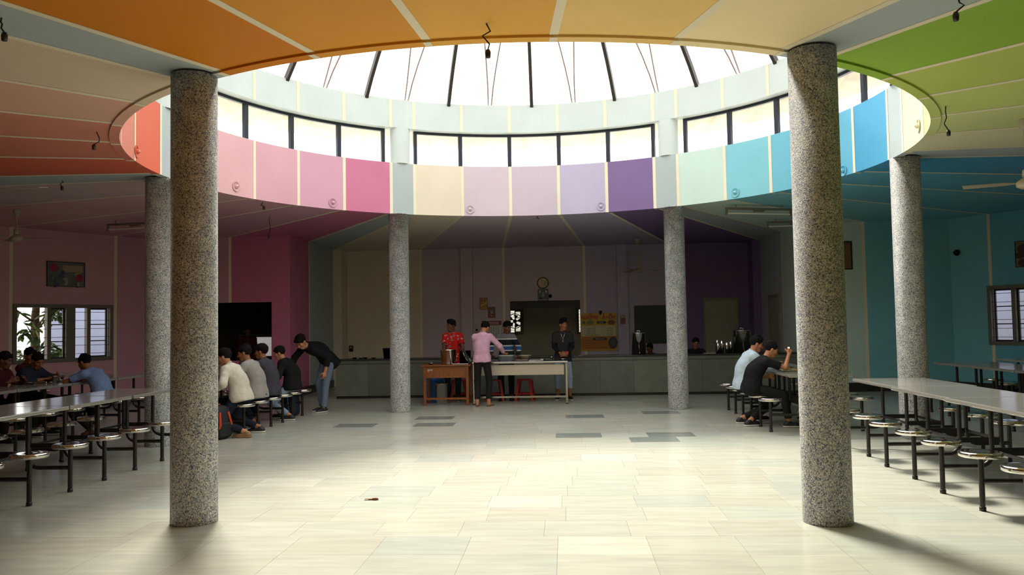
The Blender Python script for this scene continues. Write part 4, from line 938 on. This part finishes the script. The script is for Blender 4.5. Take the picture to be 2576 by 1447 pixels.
def cloth(n, c, rough=.85): return mat('cloth_'+n, c, rough=rough, spec=.2, mottle=.1, mscale=14, bump=.35, bscale=26)

def person(label, loc, face, S=1., skin_='a', top=None, pants=None, shoe=None, sole=None, sit=False, pelvis=None, lean=0., side=0., slouch=.02, twist=0.,
           head=(0.,0.,0.), hands=None, elbows=None, feet=None, knees=None, sleeve='short', hem=.0, cuffs=.06, curl=(.5,.5), palm=(None,None), hair='short', beard=False, group='people in the canteen', collar=False, long_shirt=.0, handdir=(None,None), loose=.0, sandal=False, extra=None, headlift=0.):
    """face: compass angle the person faces (degrees, 0 = right of the hall). Positions are in the person's own frame: x right, y ahead, z up; index 0 right, 1 left."""
    sk = SKIN[skin_]; X, Y, Z = V3(1,0,0), V3(0,1,0), V3(0,0,1)
    P = V3(*(pelvis or ((0,0,.60) if sit else (0,0,.955*S))))
    sp = rotm(X, -lean) @ (rotm(Y, side) @ Z); N = P+sp*.50*S; fwd_t = rotm(X, -lean) @ Y
    mid = P+sp*.25*S-fwd_t*slouch; up1 = unit(N-mid); rx = rotm(sp, twist) @ (rotm(Y, side) @ X); rx = unit(rx-up1*(rx@up1)); fy = np.cross(up1, rx)
    Fch = np.array([rx, fy, up1]); lo1 = unit(mid-P); Fp = np.array([X, np.cross(lo1, X), lo1])
    ch = mid+(N-mid)*.42
    sh = [N-up1*.058*S+rx*.158*S*q for q in (1,-1)]
    hp = [P-Z*.035*S+X*.085*S*q for q in (1,-1)] if not sit else [P-Z*.02*S+X*.086*S*q+Y*.03 for q in (1,-1)]
    yaw, pit, rol = head
    Hr = rotm(Z, yaw) @ rotm(X, -pit) @ rotm(Y, rol); hx, hy, hz = Hr @ X, Hr @ Y, Hr @ Z
    nk = unit(up1*.6+Z*.4+hy*.12); Hb = N+nk*(.055+headlift)*S; Hc = Hb+hz*.105*S+hy*.018*S; FH = np.array([hx,hy,hz])
    hd = lambda x, y, z: Hc+(hx*x+hy*y+hz*z)*S
    hands = hands or [(.24*S,.06,.80*S),(-.24*S,.06,.80*S)]; elbows = elbows or [(.5,-1,-.3),(-.5,-1,-.3)]
    feet = feet or ([(.15,.36,.085),(-.15,.36,.085)] if sit else [(.10,0,.085),(-.10,.0,.085)]); knees = knees or [(.3,1,.35),(-.3,1,.35)]
    UA, FA, TH_, SH_ = .285*S, .25*S, .43*S, .42*S
    arm = []; leg = []
    for i in (0,1):
        e, w_ = two_bone(sh[i], V3(*hands[i]), UA, FA, V3(*elbows[i])); arm.append((sh[i], e, w_))
        kn, an = two_bone(hp[i], V3(*feet[i]), TH_, SH_, V3(*knees[i])); leg.append((hp[i], kn, an))
    # ---- body
    B = Field(.0088)
    B.ell(ch, Fch, V3(.14,.1,.19)*S, .05).ell(mid, Fch, V3(.13,.095,.16)*S, .06).ell(P, Fp, V3(.142,.105,.12)*S, .06)
    B.cap(sh[0], sh[1], .048*S, .048*S, .05).cap(N-up1*.03*S, Hb+hz*.04*S, .056*S, .052*S, .03)
    for i in (0,1):
        q = 1-2*i; a, e, w_ = arm[i]; B.cap(a, e, .046*S, .036*S, .04).cap(e, w_, .039*S, .026*S, .015)
        h_, kn, an = leg[i]; B.cap(h_, kn, .07*S, .05*S, .05).cap(kn, an, .052*S, .036*S, .02).cap(kn+(an-kn)*.15, kn+(an-kn)*.5, .05*S, .045*S, .02)
        fd = unit(V3(an[0]-kn[0],an[1]-kn[1],0)*.3+Y+X*q*.18); B.cap(an-Z*.045, an-Z*.055+fd*.13*S, .034, .028, .02)
        # hand: palm of four rays, four fingers of unequal length, a thumb from the side of the palm
        fd_ = unit(w_-e); d = unit(V3(*handdir[i])) if handdir[i] is not None else fd_
        n_ = V3(*palm[i]) if palm[i] is not None else -X*q; n_ = unit(n_-d*(n_@d)); s_ = np.cross(d, n_)*q
        s_ = unit(s_)
        for j in (-1.5,-.5,.5,1.5): B.cap(w_+s_*j*.011*S, w_+d*.085*S+s_*j*.0195*S, .0145*S, .0125*S, .008)
        c_ = curl[i]
        for j, ln in zip((-1.5,-.5,.5,1.5),(.058,.074,.08,.07)):
            b0 = w_+d*.085*S+s_*j*.0205*S; ang = c_*.9; g = [(ln*.45,ang),(ln*.32,ang*2.0),(ln*.26,ang*2.7)]
            for ll, an_ in g: b1 = b0+(d*math.cos(an_)+n_*math.sin(an_)+s_*j*.06)*ll*S; B.cap(b0, b1, .0088*S, .008*S, .004); b0 = b1
        t0 = w_+d*.03*S+s_*.028*S; t1 = t0+unit(d*.6+s_*.75+n_*.35)*.042*S; t2 = t1+unit(d*.9+s_*.2+n_*(.3+c_*.5))*.032*S
        B.cap(t0, t1, .0125*S, .0105*S, .008).cap(t1, t2, .0105*S, .0085*S, .004)
    B.ell(hd(0,-.014,.034), FH, V3(.076,.094,.088)*S, .02).ell(hd(0,.02,-.03), FH, V3(.059,.07,.086)*S, .03)
    B.cap(hd(-.022,.055,-.098), hd(.022,.055,-.098), .022*S, .022*S, .025)
    B.cap(hd(0,.088,.008), hd(0,.106,-.03), .009*S, .0145*S, .012).cap(hd(-.014,.092,-.034), hd(.014,.092,-.034), .009*S, .009*S, .008)
    B.cap(hd(-.036,.074,.026), hd(.036,.074,.026), .013*S, .013*S, .014)
    for q in (1,-1):
        B.ell(hd(q*.031,.094,.008), FH, V3(.017,.014,.011)*S, .012, op=-1); B.ell(hd(q*.079,-.008,-.006), FH, V3(.011,.021,.033)*S, .008); B.ell(hd(q*.045,.06,-.02), FH, V3(.02,.02,.02)*S, .02)
    B.cap(hd(-.021,.084,-.062), hd(.021,.084,-.062), .008*S, .008*S, .008); B.cap(hd(-.018,.083,-.074), hd(.018,.083,-.074), .009*S, .009*S, .008)
    body = tag(obj('person', B.mesh('person', sk), None, loc, R(face-90)), label, 'person', group)
    # ---- hair, eyes, brows
    Hf = Field(.0085); rr = V3(.083,.103,.093)*S; Hf.ell(hd(0,-.019,.042), FH, rr, .0)
    if hair == 'quiff': Hf.ell(hd(0,.045,.118), FH, V3(.062,.05,.035)*S, .02).ell(hd(0,.0,.115), FH, V3(.06,.07,.04)*S, .02)
    if hair == 'full': Hf.ell(hd(0,-.01,.075), FH, V3(.085,.1,.075)*S, .02).cap(hd(-.05,.07,.075), hd(.05,.07,.08), .022*S, .022*S, .02)
    if hair == 'curly':
        g = random.Random(len(label)*3)
        for _ in range(26): a_, b_ = g.uniform(0,2*PI), g.uniform(.15,1.2); Hf.ell(hd(.07*math.sin(b_)*math.cos(a_), -.01+.085*math.sin(b_)*math.sin(a_), .05+.085*math.cos(b_)), FH, V3(.022,.022,.022)*S, .01)
    g = random.Random(len(label)*7)
    for _ in range(34): a_, b_ = g.uniform(0,2*PI), g.uniform(.0,1.35); Hf.ell(hd(.074*math.sin(b_)*math.cos(a_), -.018+.094*math.sin(b_)*math.sin(a_), .042+.086*math.cos(b_)), FH, V3(.016,.022,.016)*S*g.uniform(.8,1.3), .008)
    Hf.half(hd(0,0,-.022), -(hz-hy*.95)); 
    Hf.half(hd(0,.07,.05) if hair != 'full' else hd(0,.085,.045), hy*1.0-hz*.45)
    ho = obj('hair', Hf.mesh('hair', HAIR, wob=(.004, 140)), body)
    for q in (1,-1):
        k = MB(); k.lathe([(0,-.0085),(.006,-.006),(.0095,0),(.006,.006),(0,.0085)], EYW, 10, T=Matrix.Translation(hd(q*.031,.0765,.007))); k.lathe([(0,-.0075),(.006,-.004),(.006,.004),(0,.0075)], EYE, 8, T=Matrix.Translation(hd(q*.031,.0815,.0065))); k.build('eye', body)
        k = MB(); k.tube([hd(q*.014,.0885,.03), hd(q*.03,.0885,.034), hd(q*.05,.077,.028)], .004, HAIR, 5); k.build('eyebrow', body)
    k = MB(); k.tube([hd(-.023,.085,-.067), hd(-.01,.0915,-.066), hd(.01,.0915,-.066), hd(.023,.085,-.067)], .0055, LIPS, 6); k.build('lips', body)
    if beard:
        F = Field(.0085); F.ell(hd(0,.026,-.05), FH, V3(.064,.07,.076)*S, .02).cap(hd(-.03,.086,-.05), hd(.03,.086,-.05), .011*S, .011*S, .01); F.half(hd(0,0,-.036), hz-hy*.15); F.ell(hd(0,.1,-.066), FH, V3(.022,.02,.011), .005, op=-1); obj('beard', F.mesh('beard', HAIR), body)
    # ---- shirt
    off = .014+loose; T_ = Field(.0105)
    T_.ell(ch, Fch, V3(.14,.103,.185)*S+off, .05).ell(mid, Fch, V3(.134,.102,.17)*S+off, .06)
    hb = P-lo1*(.085 if sit else .085+hem+long_shirt)*S; w_s = .02 if sit else 0.
    for q in (1,-1): T_.cap(mid+rx*q*.036*S, P+X*q*.058*S, .096*S+off, .102*S+off+w_s, .05).cap(P+X*q*.058*S, hb+X*q*.07*S, .102*S+off+w_s, .105*S+off+w_s, .03, 1)
    T_.cap(sh[0], sh[1], .048*S+off, .048*S+off, .05).cap(N-up1*.06*S, N+nk*.012*S, .065*S+off, .056*S+off*.5, .03, 1)
    for i in (0,1):
        a, e, w_ = arm[i]
        if sleeve == 'short': m_ = a+(e-a)*.72; T_.cap(a, m_, .047*S+off, .046*S+off+.006, .04, 1)
        else: T_.cap(a, e, .046*S+off, .04*S+off, .04).cap(e, w_-(w_-e)*(.1 if sleeve == 'long' else .35), .042*S+off, .031*S+off*.8, .015, 1)
    T_.half(hb+lo1*.004, -lo1)
    T_.cap(N+nk*.0*S, Hb+hz*.06*S, .061*S, .058*S, .004, op=-1)
    so = obj('shirt', T_.mesh('shirt', top, wob=(.0038, 34)), body)
    if collar:
        k = MB(); 
        for q in (1,-1):
            c0 = N+nk*.03*S; k.tube([c0-fy*.066*S+nk*.012, c0+rx*q*.055*S-fy*.03*S+nk*.006, c0+rx*q*.06*S+fy*.035*S-nk*.012, c0+rx*q*.025*S+fy*.088*S-nk*.04], .012, top, 6)
        k.build('collar', so)
    # ---- trousers
    L_ = Field(.0105); of = .012
    L_.ell(P, Fp, V3(.142,.105,.115)*S+of, .06)
    if sit: L_.ell(P-Z*.02-Y*.01, np.eye(3), V3(.15,.13,.085)*S+of, .05)
    for i in (0,1):
        h_, kn, an = leg[i]; L_.cap(h_, kn, .074*S+of, .054*S+of, .05).cap(kn, an+(kn-an)*cuffs/SH_, .056*S+of, .044*S+of, .02, 1)
    L_.half(P+lo1*.07*S, lo1)
    obj('trousers', L_.mesh('trousers', pants, wob=(.003, 40)), body)
    # ---- shoes
    for i in (0,1):
        q = 1-2*i; h_, kn, an = leg[i]; fd = unit(V3(an[0]-kn[0],an[1]-kn[1],0)*.3+Y+X*q*.18); sd_ = np.cross(fd, Z); b0 = V3(an[0],an[1],an[2]-.085)
        if sandal:
            k = MB(); k.tube([b0-fd*.06+Z*.012, b0+fd*.05+Z*.012, b0+fd*.2*S+Z*.012], .012, shoe, 8, radii=[.03,.036,.034])
            for v_i in range(len(k.v)): p_ = np.array(k.v[v_i]); z_ = p_[2]-b0[2]; k.v[v_i] = (p_[0],p_[1],b0[2]+min(max(z_,.0),.018))
            k.build('sandal', body); continue
        F = Field(.0085); F.cap(b0-fd*.045+Z*.04, b0+fd*.1*S+Z*.036, .045, .041, .02).cap(b0+fd*.1*S+Z*.036, b0+fd*.17*S+Z*.024, .041, .03, .02).cap(b0-fd*.02+Z*.06, b0-fd*.005+Z*.105, .042, .042, .02); F.half(b0+Z*.02, -Z); F.half(b0+Z*.1, Z)
        s_o = obj('shoe', F.mesh('shoe', shoe), body)
        F = Field(.0085); F.cap(b0-fd*.045+Z*.015, b0+fd*.1*S+Z*.015, .049, .045, .02).cap(b0+fd*.1*S+Z*.015, b0+fd*.172*S+Z*.015, .045, .034, .02); F.half(b0+Z*.002, -Z); F.half(b0+Z*.026, Z); obj('sole', F.mesh('sole', sole or shoe), s_o)
    if extra: extra(body, dict(hd=hd, arm=arm, N=N, P=P, rx=rx, fy=fy, up=up1, ch=ch, fwd=Y))
    return body
# clothes
WHITE = cloth('white',(206,198,184)); LGREY = cloth('light_grey',(150,144,140)); SLATE = cloth('slate',(62,60,70)); BLACK = cloth('black',(20,20,22)); CHAR = cloth('charcoal',(42,38,42)); PINK = cloth('pink',(214,166,190)); SKYB = cloth('sky_blue',(120,142,186)); DENL = cloth('pale_denim',(184,200,212)); NAVYJ = cloth('navy_jeans',(28,32,46)); BLUEJ = cloth('blue_jeans',(104,116,136)); PALEJ = cloth('pale_jeans',(146,160,178)); JACK = cloth('dark_jacket',(36,42,56)); MAROON = cloth('maroon',(70,18,24)); DKTR = cloth('dark_trousers',(30,28,28)); GRYJ = cloth('grey_jeans',(52,60,70))
SHB = mat('shoe_black', (24,22,24), rough=.6); SHW = mat('sole_white', (206,200,190), rough=.7); SHT = mat('shoe_tan', (140,106,74), rough=.7); SAND = mat('sandal_brown', (96,56,36), rough=.6)
def patterned(name, build):
    m = bpy.data.materials.new(name); m.use_nodes = True; nt = m.node_tree; b = nt.nodes['Principled BSDF']; b.inputs['Roughness'].default_value = .85; b.inputs['Specular IOR Level'].default_value = .2
    tc = nt.nodes.new('ShaderNodeTexCoord'); build(nt, tc, b); return m
def b_floral(nt, tc, b):
    v = nt.nodes.new('ShaderNodeTexVoronoi'); v.inputs['Scale'].default_value = 13; v.inputs['Randomness'].default_value = .75; nt.links.new(tc.outputs['Object'], v.inputs['Vector'])
    n = nt.nodes.new('ShaderNodeTexNoise'); n.inputs['Scale'].default_value = 55; nt.links.new(tc.outputs['Object'], n.inputs['Vector'])
    ma = nt.nodes.new('ShaderNodeMath'); ma.operation = 'MULTIPLY_ADD'; ma.inputs[1].default_value = .28; nt.links.new(n.outputs['Fac'], ma.inputs[0]); nt.links.new(v.outputs['Distance'], ma.inputs[2])
    cr = nt.nodes.new('ShaderNodeValToRGB'); e = cr.color_ramp; e.interpolation = 'CONSTANT'; e.elements[0].color = (*lin((40,60,110)),1); e.elements[1].position = .33; e.elements[1].color = (*lin((214,206,204)),1); k = e.elements.new(.41); k.color = (*lin((196,34,30)),1)
    nt.links.new(ma.outputs[0], cr.inputs[0]); nt.links.new(cr.outputs[0], b.inputs['Base Color'])
def b_stripes(nt, tc, b):
    s = nt.nodes.new('ShaderNodeSeparateXYZ'); nt.links.new(tc.outputs['Object'], s.inputs[0]); mr = nt.nodes.new('ShaderNodeMapRange'); mr.inputs['From Min'].default_value = .88; mr.inputs['From Max'].default_value = 1.48; nt.links.new(s.outputs['Z'], mr.inputs['Value'])
    cr = nt.nodes.new('ShaderNodeValToRGB'); e = cr.color_ramp; e.interpolation = 'CONSTANT'; NV, WH, BL_, GY = (26,28,36), (196,194,190), (44,84,140), (112,110,114)
    st = [(0,GY),(.13,WH),(.17,NV),(.31,WH),(.35,BL_),(.48,WH),(.52,NV),(.72,WH),(.76,GY)]
    e.elements[0].color = (*lin(st[0][1]),1); e.elements[1].position = st[1][0]; e.elements[1].color = (*lin(st[1][1]),1)
    for p, c in st[2:]: k = e.elements.new(p); k.color = (*lin(c),1)
    nt.links.new(mr.outputs[0], cr.inputs[0]); nt.links.new(cr.outputs[0], b.inputs['Base Color'])
FLORAL = patterned('cloth_red_floral', b_floral); STRIPE = patterned('cloth_striped', b_stripes)

# --- at the serving tables
person('man in red floral shirt standing behind the wooden desk', (-1.88,6.5,0), 268, 1.01, 'c', FLORAL, GRYJ, SHB, SHW, hands=[(.12,.36,1.0),(-.26,.3,.95)], elbows=[(.9,-.4,-.4),(-.9,-.4,-.4)], head=(-.75,.08,0), hair='quiff', lean=.05, collar=True, hem=.08)
person('man in pink shirt and dark trousers with his back turned', (-1.13,5.28,0), 82, 1.0, 'b', PINK, DKTR, SAND, None, hands=[(.36,.4,1.06),(-.1,.36,.96)], elbows=[(.9,-.5,-.4),(-.8,-.2,-.6)], head=(-.35,.62,0), lean=.2, slouch=.05, sleeve='long', long_shirt=-.01, sandal=True, collar=True, feet=[(.12,.02,.085),(-.1,-.04,.085)], palm=[(0,0,1),None], curl=[.7,.5])
person('man in striped sweater standing behind the steel table', (-.72,6.52,0), 262, .98, 'c', STRIPE, DKTR, SHB, SHB, hands=[(.26,.3,1.02),(-.3,.26,.95)], elbows=[(.9,-.4,-.4),(-.9,-.4,-.4)], head=(.85,.3,0), sleeve='long', lean=.1, hair='quiff', hem=.0, curl=[.7,.35])
def necklace(body, f):
    N, fy, rx, up = f['N'], f['fy'], f['rx'], f['up']; k = MB(); pts = [N+up*.02+rx*x+fy*y for x, y in ((-.07,.0),(-.066,.05))]+[f['ch']+fy*.133-rx*.03+up*.09, f['ch']+fy*.128-up*.02, f['ch']+fy*.133+rx*.03+up*.09]+[N+up*.02+rx*x+fy*y for x, y in ((.066,.05),(.07,.0))]
    k.tube(pts, .0035, STEEL, 5); k.box(tuple(f['ch']+fy*.13-up*.04),(.016,.006,.03),STEEL); k.build('necklace', body)
    a, e, w = f['arm'][1]; d = (w-e)/np.linalg.norm(w-e); k = MB(); k.tube([w-d*.05, w-d*.02], .034, mat('band_red',(214,60,50),rough=.5), 12); k.build('wristband', body)
    for i in (0,1):
        a, e, w = f['arm'][i]; k = MB(); k.tube([a+(e-a)*.6, e, e+(w-e)*.5, w-(w-e)*.22], .05, BLACK, 12, radii=[.055,.048,.044,.036]); k.build('inner_sleeve', body)
person('man in dark tee and pale jeans behind the steel table end', (.5,6.5,0), 272, 1.0, 'a', CHAR, PALEJ, SHB, SHW, hands=[(.05,.24,.99),(-.06,.25,.99)], elbows=[(1,-.4,-.2),(-1,-.4,-.2)], head=(.5,.12,0), hair='quiff', cuffs=.17, hem=.06, extra=necklace, handdir=[(-1,.3,-.2),(1,.3,-.2)], palm=[(0,-1,0),(0,-1,0)], feet=[(.13,.0,.085),(-.13,.04,.085)])
# --- bending man at the end of the left tables
def chest_stripe(body, f):
    c, rx, fy, up = f['ch'], f['rx'], f['fy'], f['up']; k = MB()
    for o_, m in ((0,SHW),(.022,mat('stripe_yellow',(190,180,60),rough=.6))): k.tube([c+fy*.127-rx*.07+up*(.0+o_), c+fy*.136+up*(.02+o_), c+fy*.127+rx*.07+up*(.04+o_)], .006, m, 5)
    k.build('chest_stripe', body)
person('man in black sweatshirt and blue jeans bending over the table', (-4.18,4.55,0), 232, 1.08, 'b', BLACK, BLUEJ, SHB, SHW, pelvis=(0,-.12,1.02), lean=1.1, slouch=.08, twist=-.3, hands=[(.16,.58,.88),(-.36,.2,.8)], elbows=[(.9,.1,-.3),(-.8,-.6,.2)], head=(.2,.75,0), sleeve='three', feet=[(.10,-.06,.085),(-.1,.05,.085)], hair='full', cuffs=.02, hem=.08, extra=chest_stripe, loose=.008)
# --- the four at the left tables, seen from behind
SEAT = .60
def phone(body, f):
    a, e, w = f['arm'][1]; d = (w-e)/np.linalg.norm(w-e); k = MB(); k.box(tuple(w+d*.11+np.array((.034,-.0,.02))),(.012,.075,.155),mat('phone_black',(24,26,30),rough=.25),bev=.004); tag(k.build('phone_tmp'), None)
    o = bpy.data.objects['phone_tmp']; o.name = 'mobile_phone'; M_ = Matrix.Translation(body.location) @ Matrix.Rotation(body.rotation_euler.z,4,'Z'); o.matrix_world = M_; tag(o,'dark mobile phone held up by the man in slate shirt','phone')
kw = dict(sit=True, group='four men seated at the left tables')
person('seated man in white shirt next to the near left column', (-4.4,1.02,0), 172, 1.0, 'b', WHITE, NAVYJ, SHT, SHT, lean=.42, slouch=.05, hands=[(.04,.42,1.12),(-.24,.3,.72)], elbows=[(.9,.1,-.6),(-.7,-.5,-.4)], head=(.1,.28,0), sleeve='long', feet=[(.12,.34,.085),(-.16,-.16,.085)], hair='full', collar=True, hem=.06, curl=[.9,.6], loose=.008, **kw)
person('seated man in light grey shirt behind the white-shirted man', (-4.38,1.62,0), 174, 1.02, 'a', LGREY, NAVYJ, SHB, SHW, lean=.3, slouch=.05, hands=[(.2,.42,.92),(-.2,.42,.92)], elbows=[(.8,-.3,-.6),(-.8,-.3,-.6)], head=(.2,.2,0), sleeve='long', feet=[(.12,.34,.085),(-.17,-.12,.085)], hair='short', loose=.008, **kw)
person('seated man in slate shirt holding up a phone', (-4.38,2.22,0), 172, 1.0, 'a', SLATE, NAVYJ, SHB, SHW, lean=.24, slouch=.05, hands=[(.15,.4,.95),(-.12,.4,1.22)], elbows=[(.8,-.3,-.6),(-.7,-.1,-.9)], head=(.15,.05,0), sleeve='three', feet=[(.12,.34,.085),(-.14,.22,.085)], hair='full', collar=True, loose=.008, extra=phone, curl=[.5,.6], **kw)
person('seated boy in black sweatshirt and pale jeans', (-4.36,3.28,0), 176, .95, 'b', BLACK, PALEJ, SHB, SHW, lean=.35, slouch=.08, hands=[(.15,.36,.85),(-.18,.32,.72)], elbows=[(.8,-.3,-.6),(-.8,-.3,-.6)], head=(.2,.3,0), sleeve='long', feet=[(.12,.3,.085),(-.16,-.02,.085)], hair='full', loose=.012, **kw)
# --- the two at the right tables
def cup(body, f):
    w = f['arm'][0][2]; k = MB(); k.lathe([(0,0),(.026,0),(.03,.06),(.027,.058),(.02,.006),(0,.006)],CHROME,14); o = k.build('steel_cup'); o.matrix_world = Matrix.Translation(body.location) @ Matrix.Rotation(body.rotation_euler.z,4,'Z') @ Matrix.Translation(w+(w-f['arm'][0][1])/np.linalg.norm(w-f['arm'][0][1])*.085+np.array((-.035,.0,-.02))); tag(o,'small steel cup held by the man in black tee','cup')
kw = dict(sit=True, group='two men eating at the right tables')
person('seated man in pale denim jacket, behind the man in black', (3.38,2.12,0), 8, 1.03, 'b', DENL, DKTR, SHB, SHW, lean=.3, slouch=.05, hands=[(.16,.5,.93),(-.14,.4,.93)], elbows=[(.8,-.3,-.6),(-.8,-.3,-.6)], head=(-.12,.3,0), sleeve='long', feet=[(.14,-.1,.085),(-.12,.3,.085)], hair='curly', collar=True, loose=.012, palm=[(0,0,-1),None], curl=[.3,.5], **kw)
person('seated man in black tee raising a cup', (3.36,1.5,0), 6, .99, 'b', BLACK, DKTR, SHB, SHW, lean=.5, slouch=.07, hands=[(.1,.56,1.1),(-.08,.3,.76)], elbows=[(.5,.4,-.9),(-.7,-.2,-.7)], head=(-.05,.4,0), feet=[(.13,.52,.085),(-.12,.0,.085)], curl=[.95,.4], extra=cup, **kw)
person('man opposite, almost hidden by the near right column', (4.82,2.2,0), 184, 1.0, 'b', CHAR, DKTR, SHB, SHW, sit=True, lean=.3, slouch=.05, hands=[(.12,.42,1.02),(-.14,.4,.93)], elbows=[(.7,.2,-.8),(-.8,-.3,-.6)], head=(0,.3,0), curl=[.8,.5])
# --- at the far left
kw = dict(sit=True, group='men eating at the far left tables')
person('man in light blue tee leaning on the left table', (-6.72,1.3,0), 168, 1.0, 'a', SKYB, DKTR, SAND, SAND, lean=.62, slouch=.06, hands=[(.16,.62,.9),(-.05,.56,.9)], elbows=[(.9,.3,-.4),(-.9,.3,-.4)], head=(.1,.35,0), feet=[(.12,.3,.085),(-.12,.1,.085)], handdir=[(-1,.3,0),(1,.3,0)], **kw)
def piping(body, f):
    a, e, w = f['arm'][0]; k = MB(); p = a+(e-a)*.12; k.tube([p+np.array((.0,.066,.02)), p+np.array((.045,.052,.012)), p+np.array((.068,.0,.0))], .007, mat('piping_red',(200,60,40),rough=.6), 5); k.build('piping', body)
person('man in dark jacket bending over his tray at far left', (-8.08,1.3,0), -8, 1.0, 'a', JACK, DKTR, SHB, SHW, lean=.45, slouch=.05, hands=[(.12,.5,.9),(-.16,.42,.9)], elbows=[(.9,.0,-.4),(-.9,-.1,-.4)], head=(-.25,.5,0), sleeve='three', hair='short', collar=True, loose=.012, extra=piping, palm=[(0,0,-1),(0,0,-1)], curl=[.6,.5], **kw)
person('man with only his head showing behind the dark-jacketed man', (-8.45,1.96,0), -5, 1.0, 'a', MAROON, DKTR, SHB, SHB, lean=.05, hands=[(.16,.45,.9),(-.14,.45,.9)], head=(-.3,.3,0), sleeve='long', **kw)
person('man in maroon at the very left picture edge', (-8.15,.68,0), -5, 1.0, 'c', MAROON, DKTR, SHB, SHB, lean=.35, hands=[(.16,.45,.9),(-.14,.45,.9)], head=(.2,.3,0), sleeve='long', **kw)
# --- staff behind the hatch and the counter
person('cashier sitting low behind the counter before the cream door', (3.62,8.45,0), 268, .97, 'a', BLACK, DKTR, SHB, SHB, sit=True, pelvis=(0,0,.5), lean=.2, hands=[(.2,.3,.8),(-.2,.3,.8)], head=(0,.25,0), sleeve='long', group='staff', feet=[(.11,.32,.085),(-.11,.32,.085)])
person('dim figure behind the counter beside the tall urn', (2.62,8.6,0), 250, .95, 'c', BLACK, DKTR, SHB, SHB, sit=True, pelvis=(0,0,.42), lean=.3, hands=[(.2,.3,.75),(-.2,.3,.75)], head=(0,.3,0), sleeve='long', group='staff', feet=[(.11,.32,.085),(-.11,.32,.085)])
person('dark figure inside the shop window in the magenta wall', (-7.3,8.75,0), 280, 1.0, 'c', MAROON, DKTR, SHB, SHB, hands=[(.2,.3,.95),(-.2,.3,.95)], lean=.15, head=(.2,.4,0), sleeve='long', group='staff')
for x, y, lab, h_ in ((3.62,8.47,'low dark stool under the cashier',.36),(2.62,8.62,'low dark stool under the dim figure',.28)):
    t = tag(empty('low_stool', (x,y,0)), lab, 'stool', 'low stools behind the counter'); MB().box((0,0,h_-.015),(.34,.34,.03),DKM,bev=.006).build('seat', t)
    for a in (-1,1):
        for b_ in (-1,1): MB().box((a*.14,b_*.14,(h_-.03)/2),(.035,.035,h_-.03),DKM).build('leg', t)
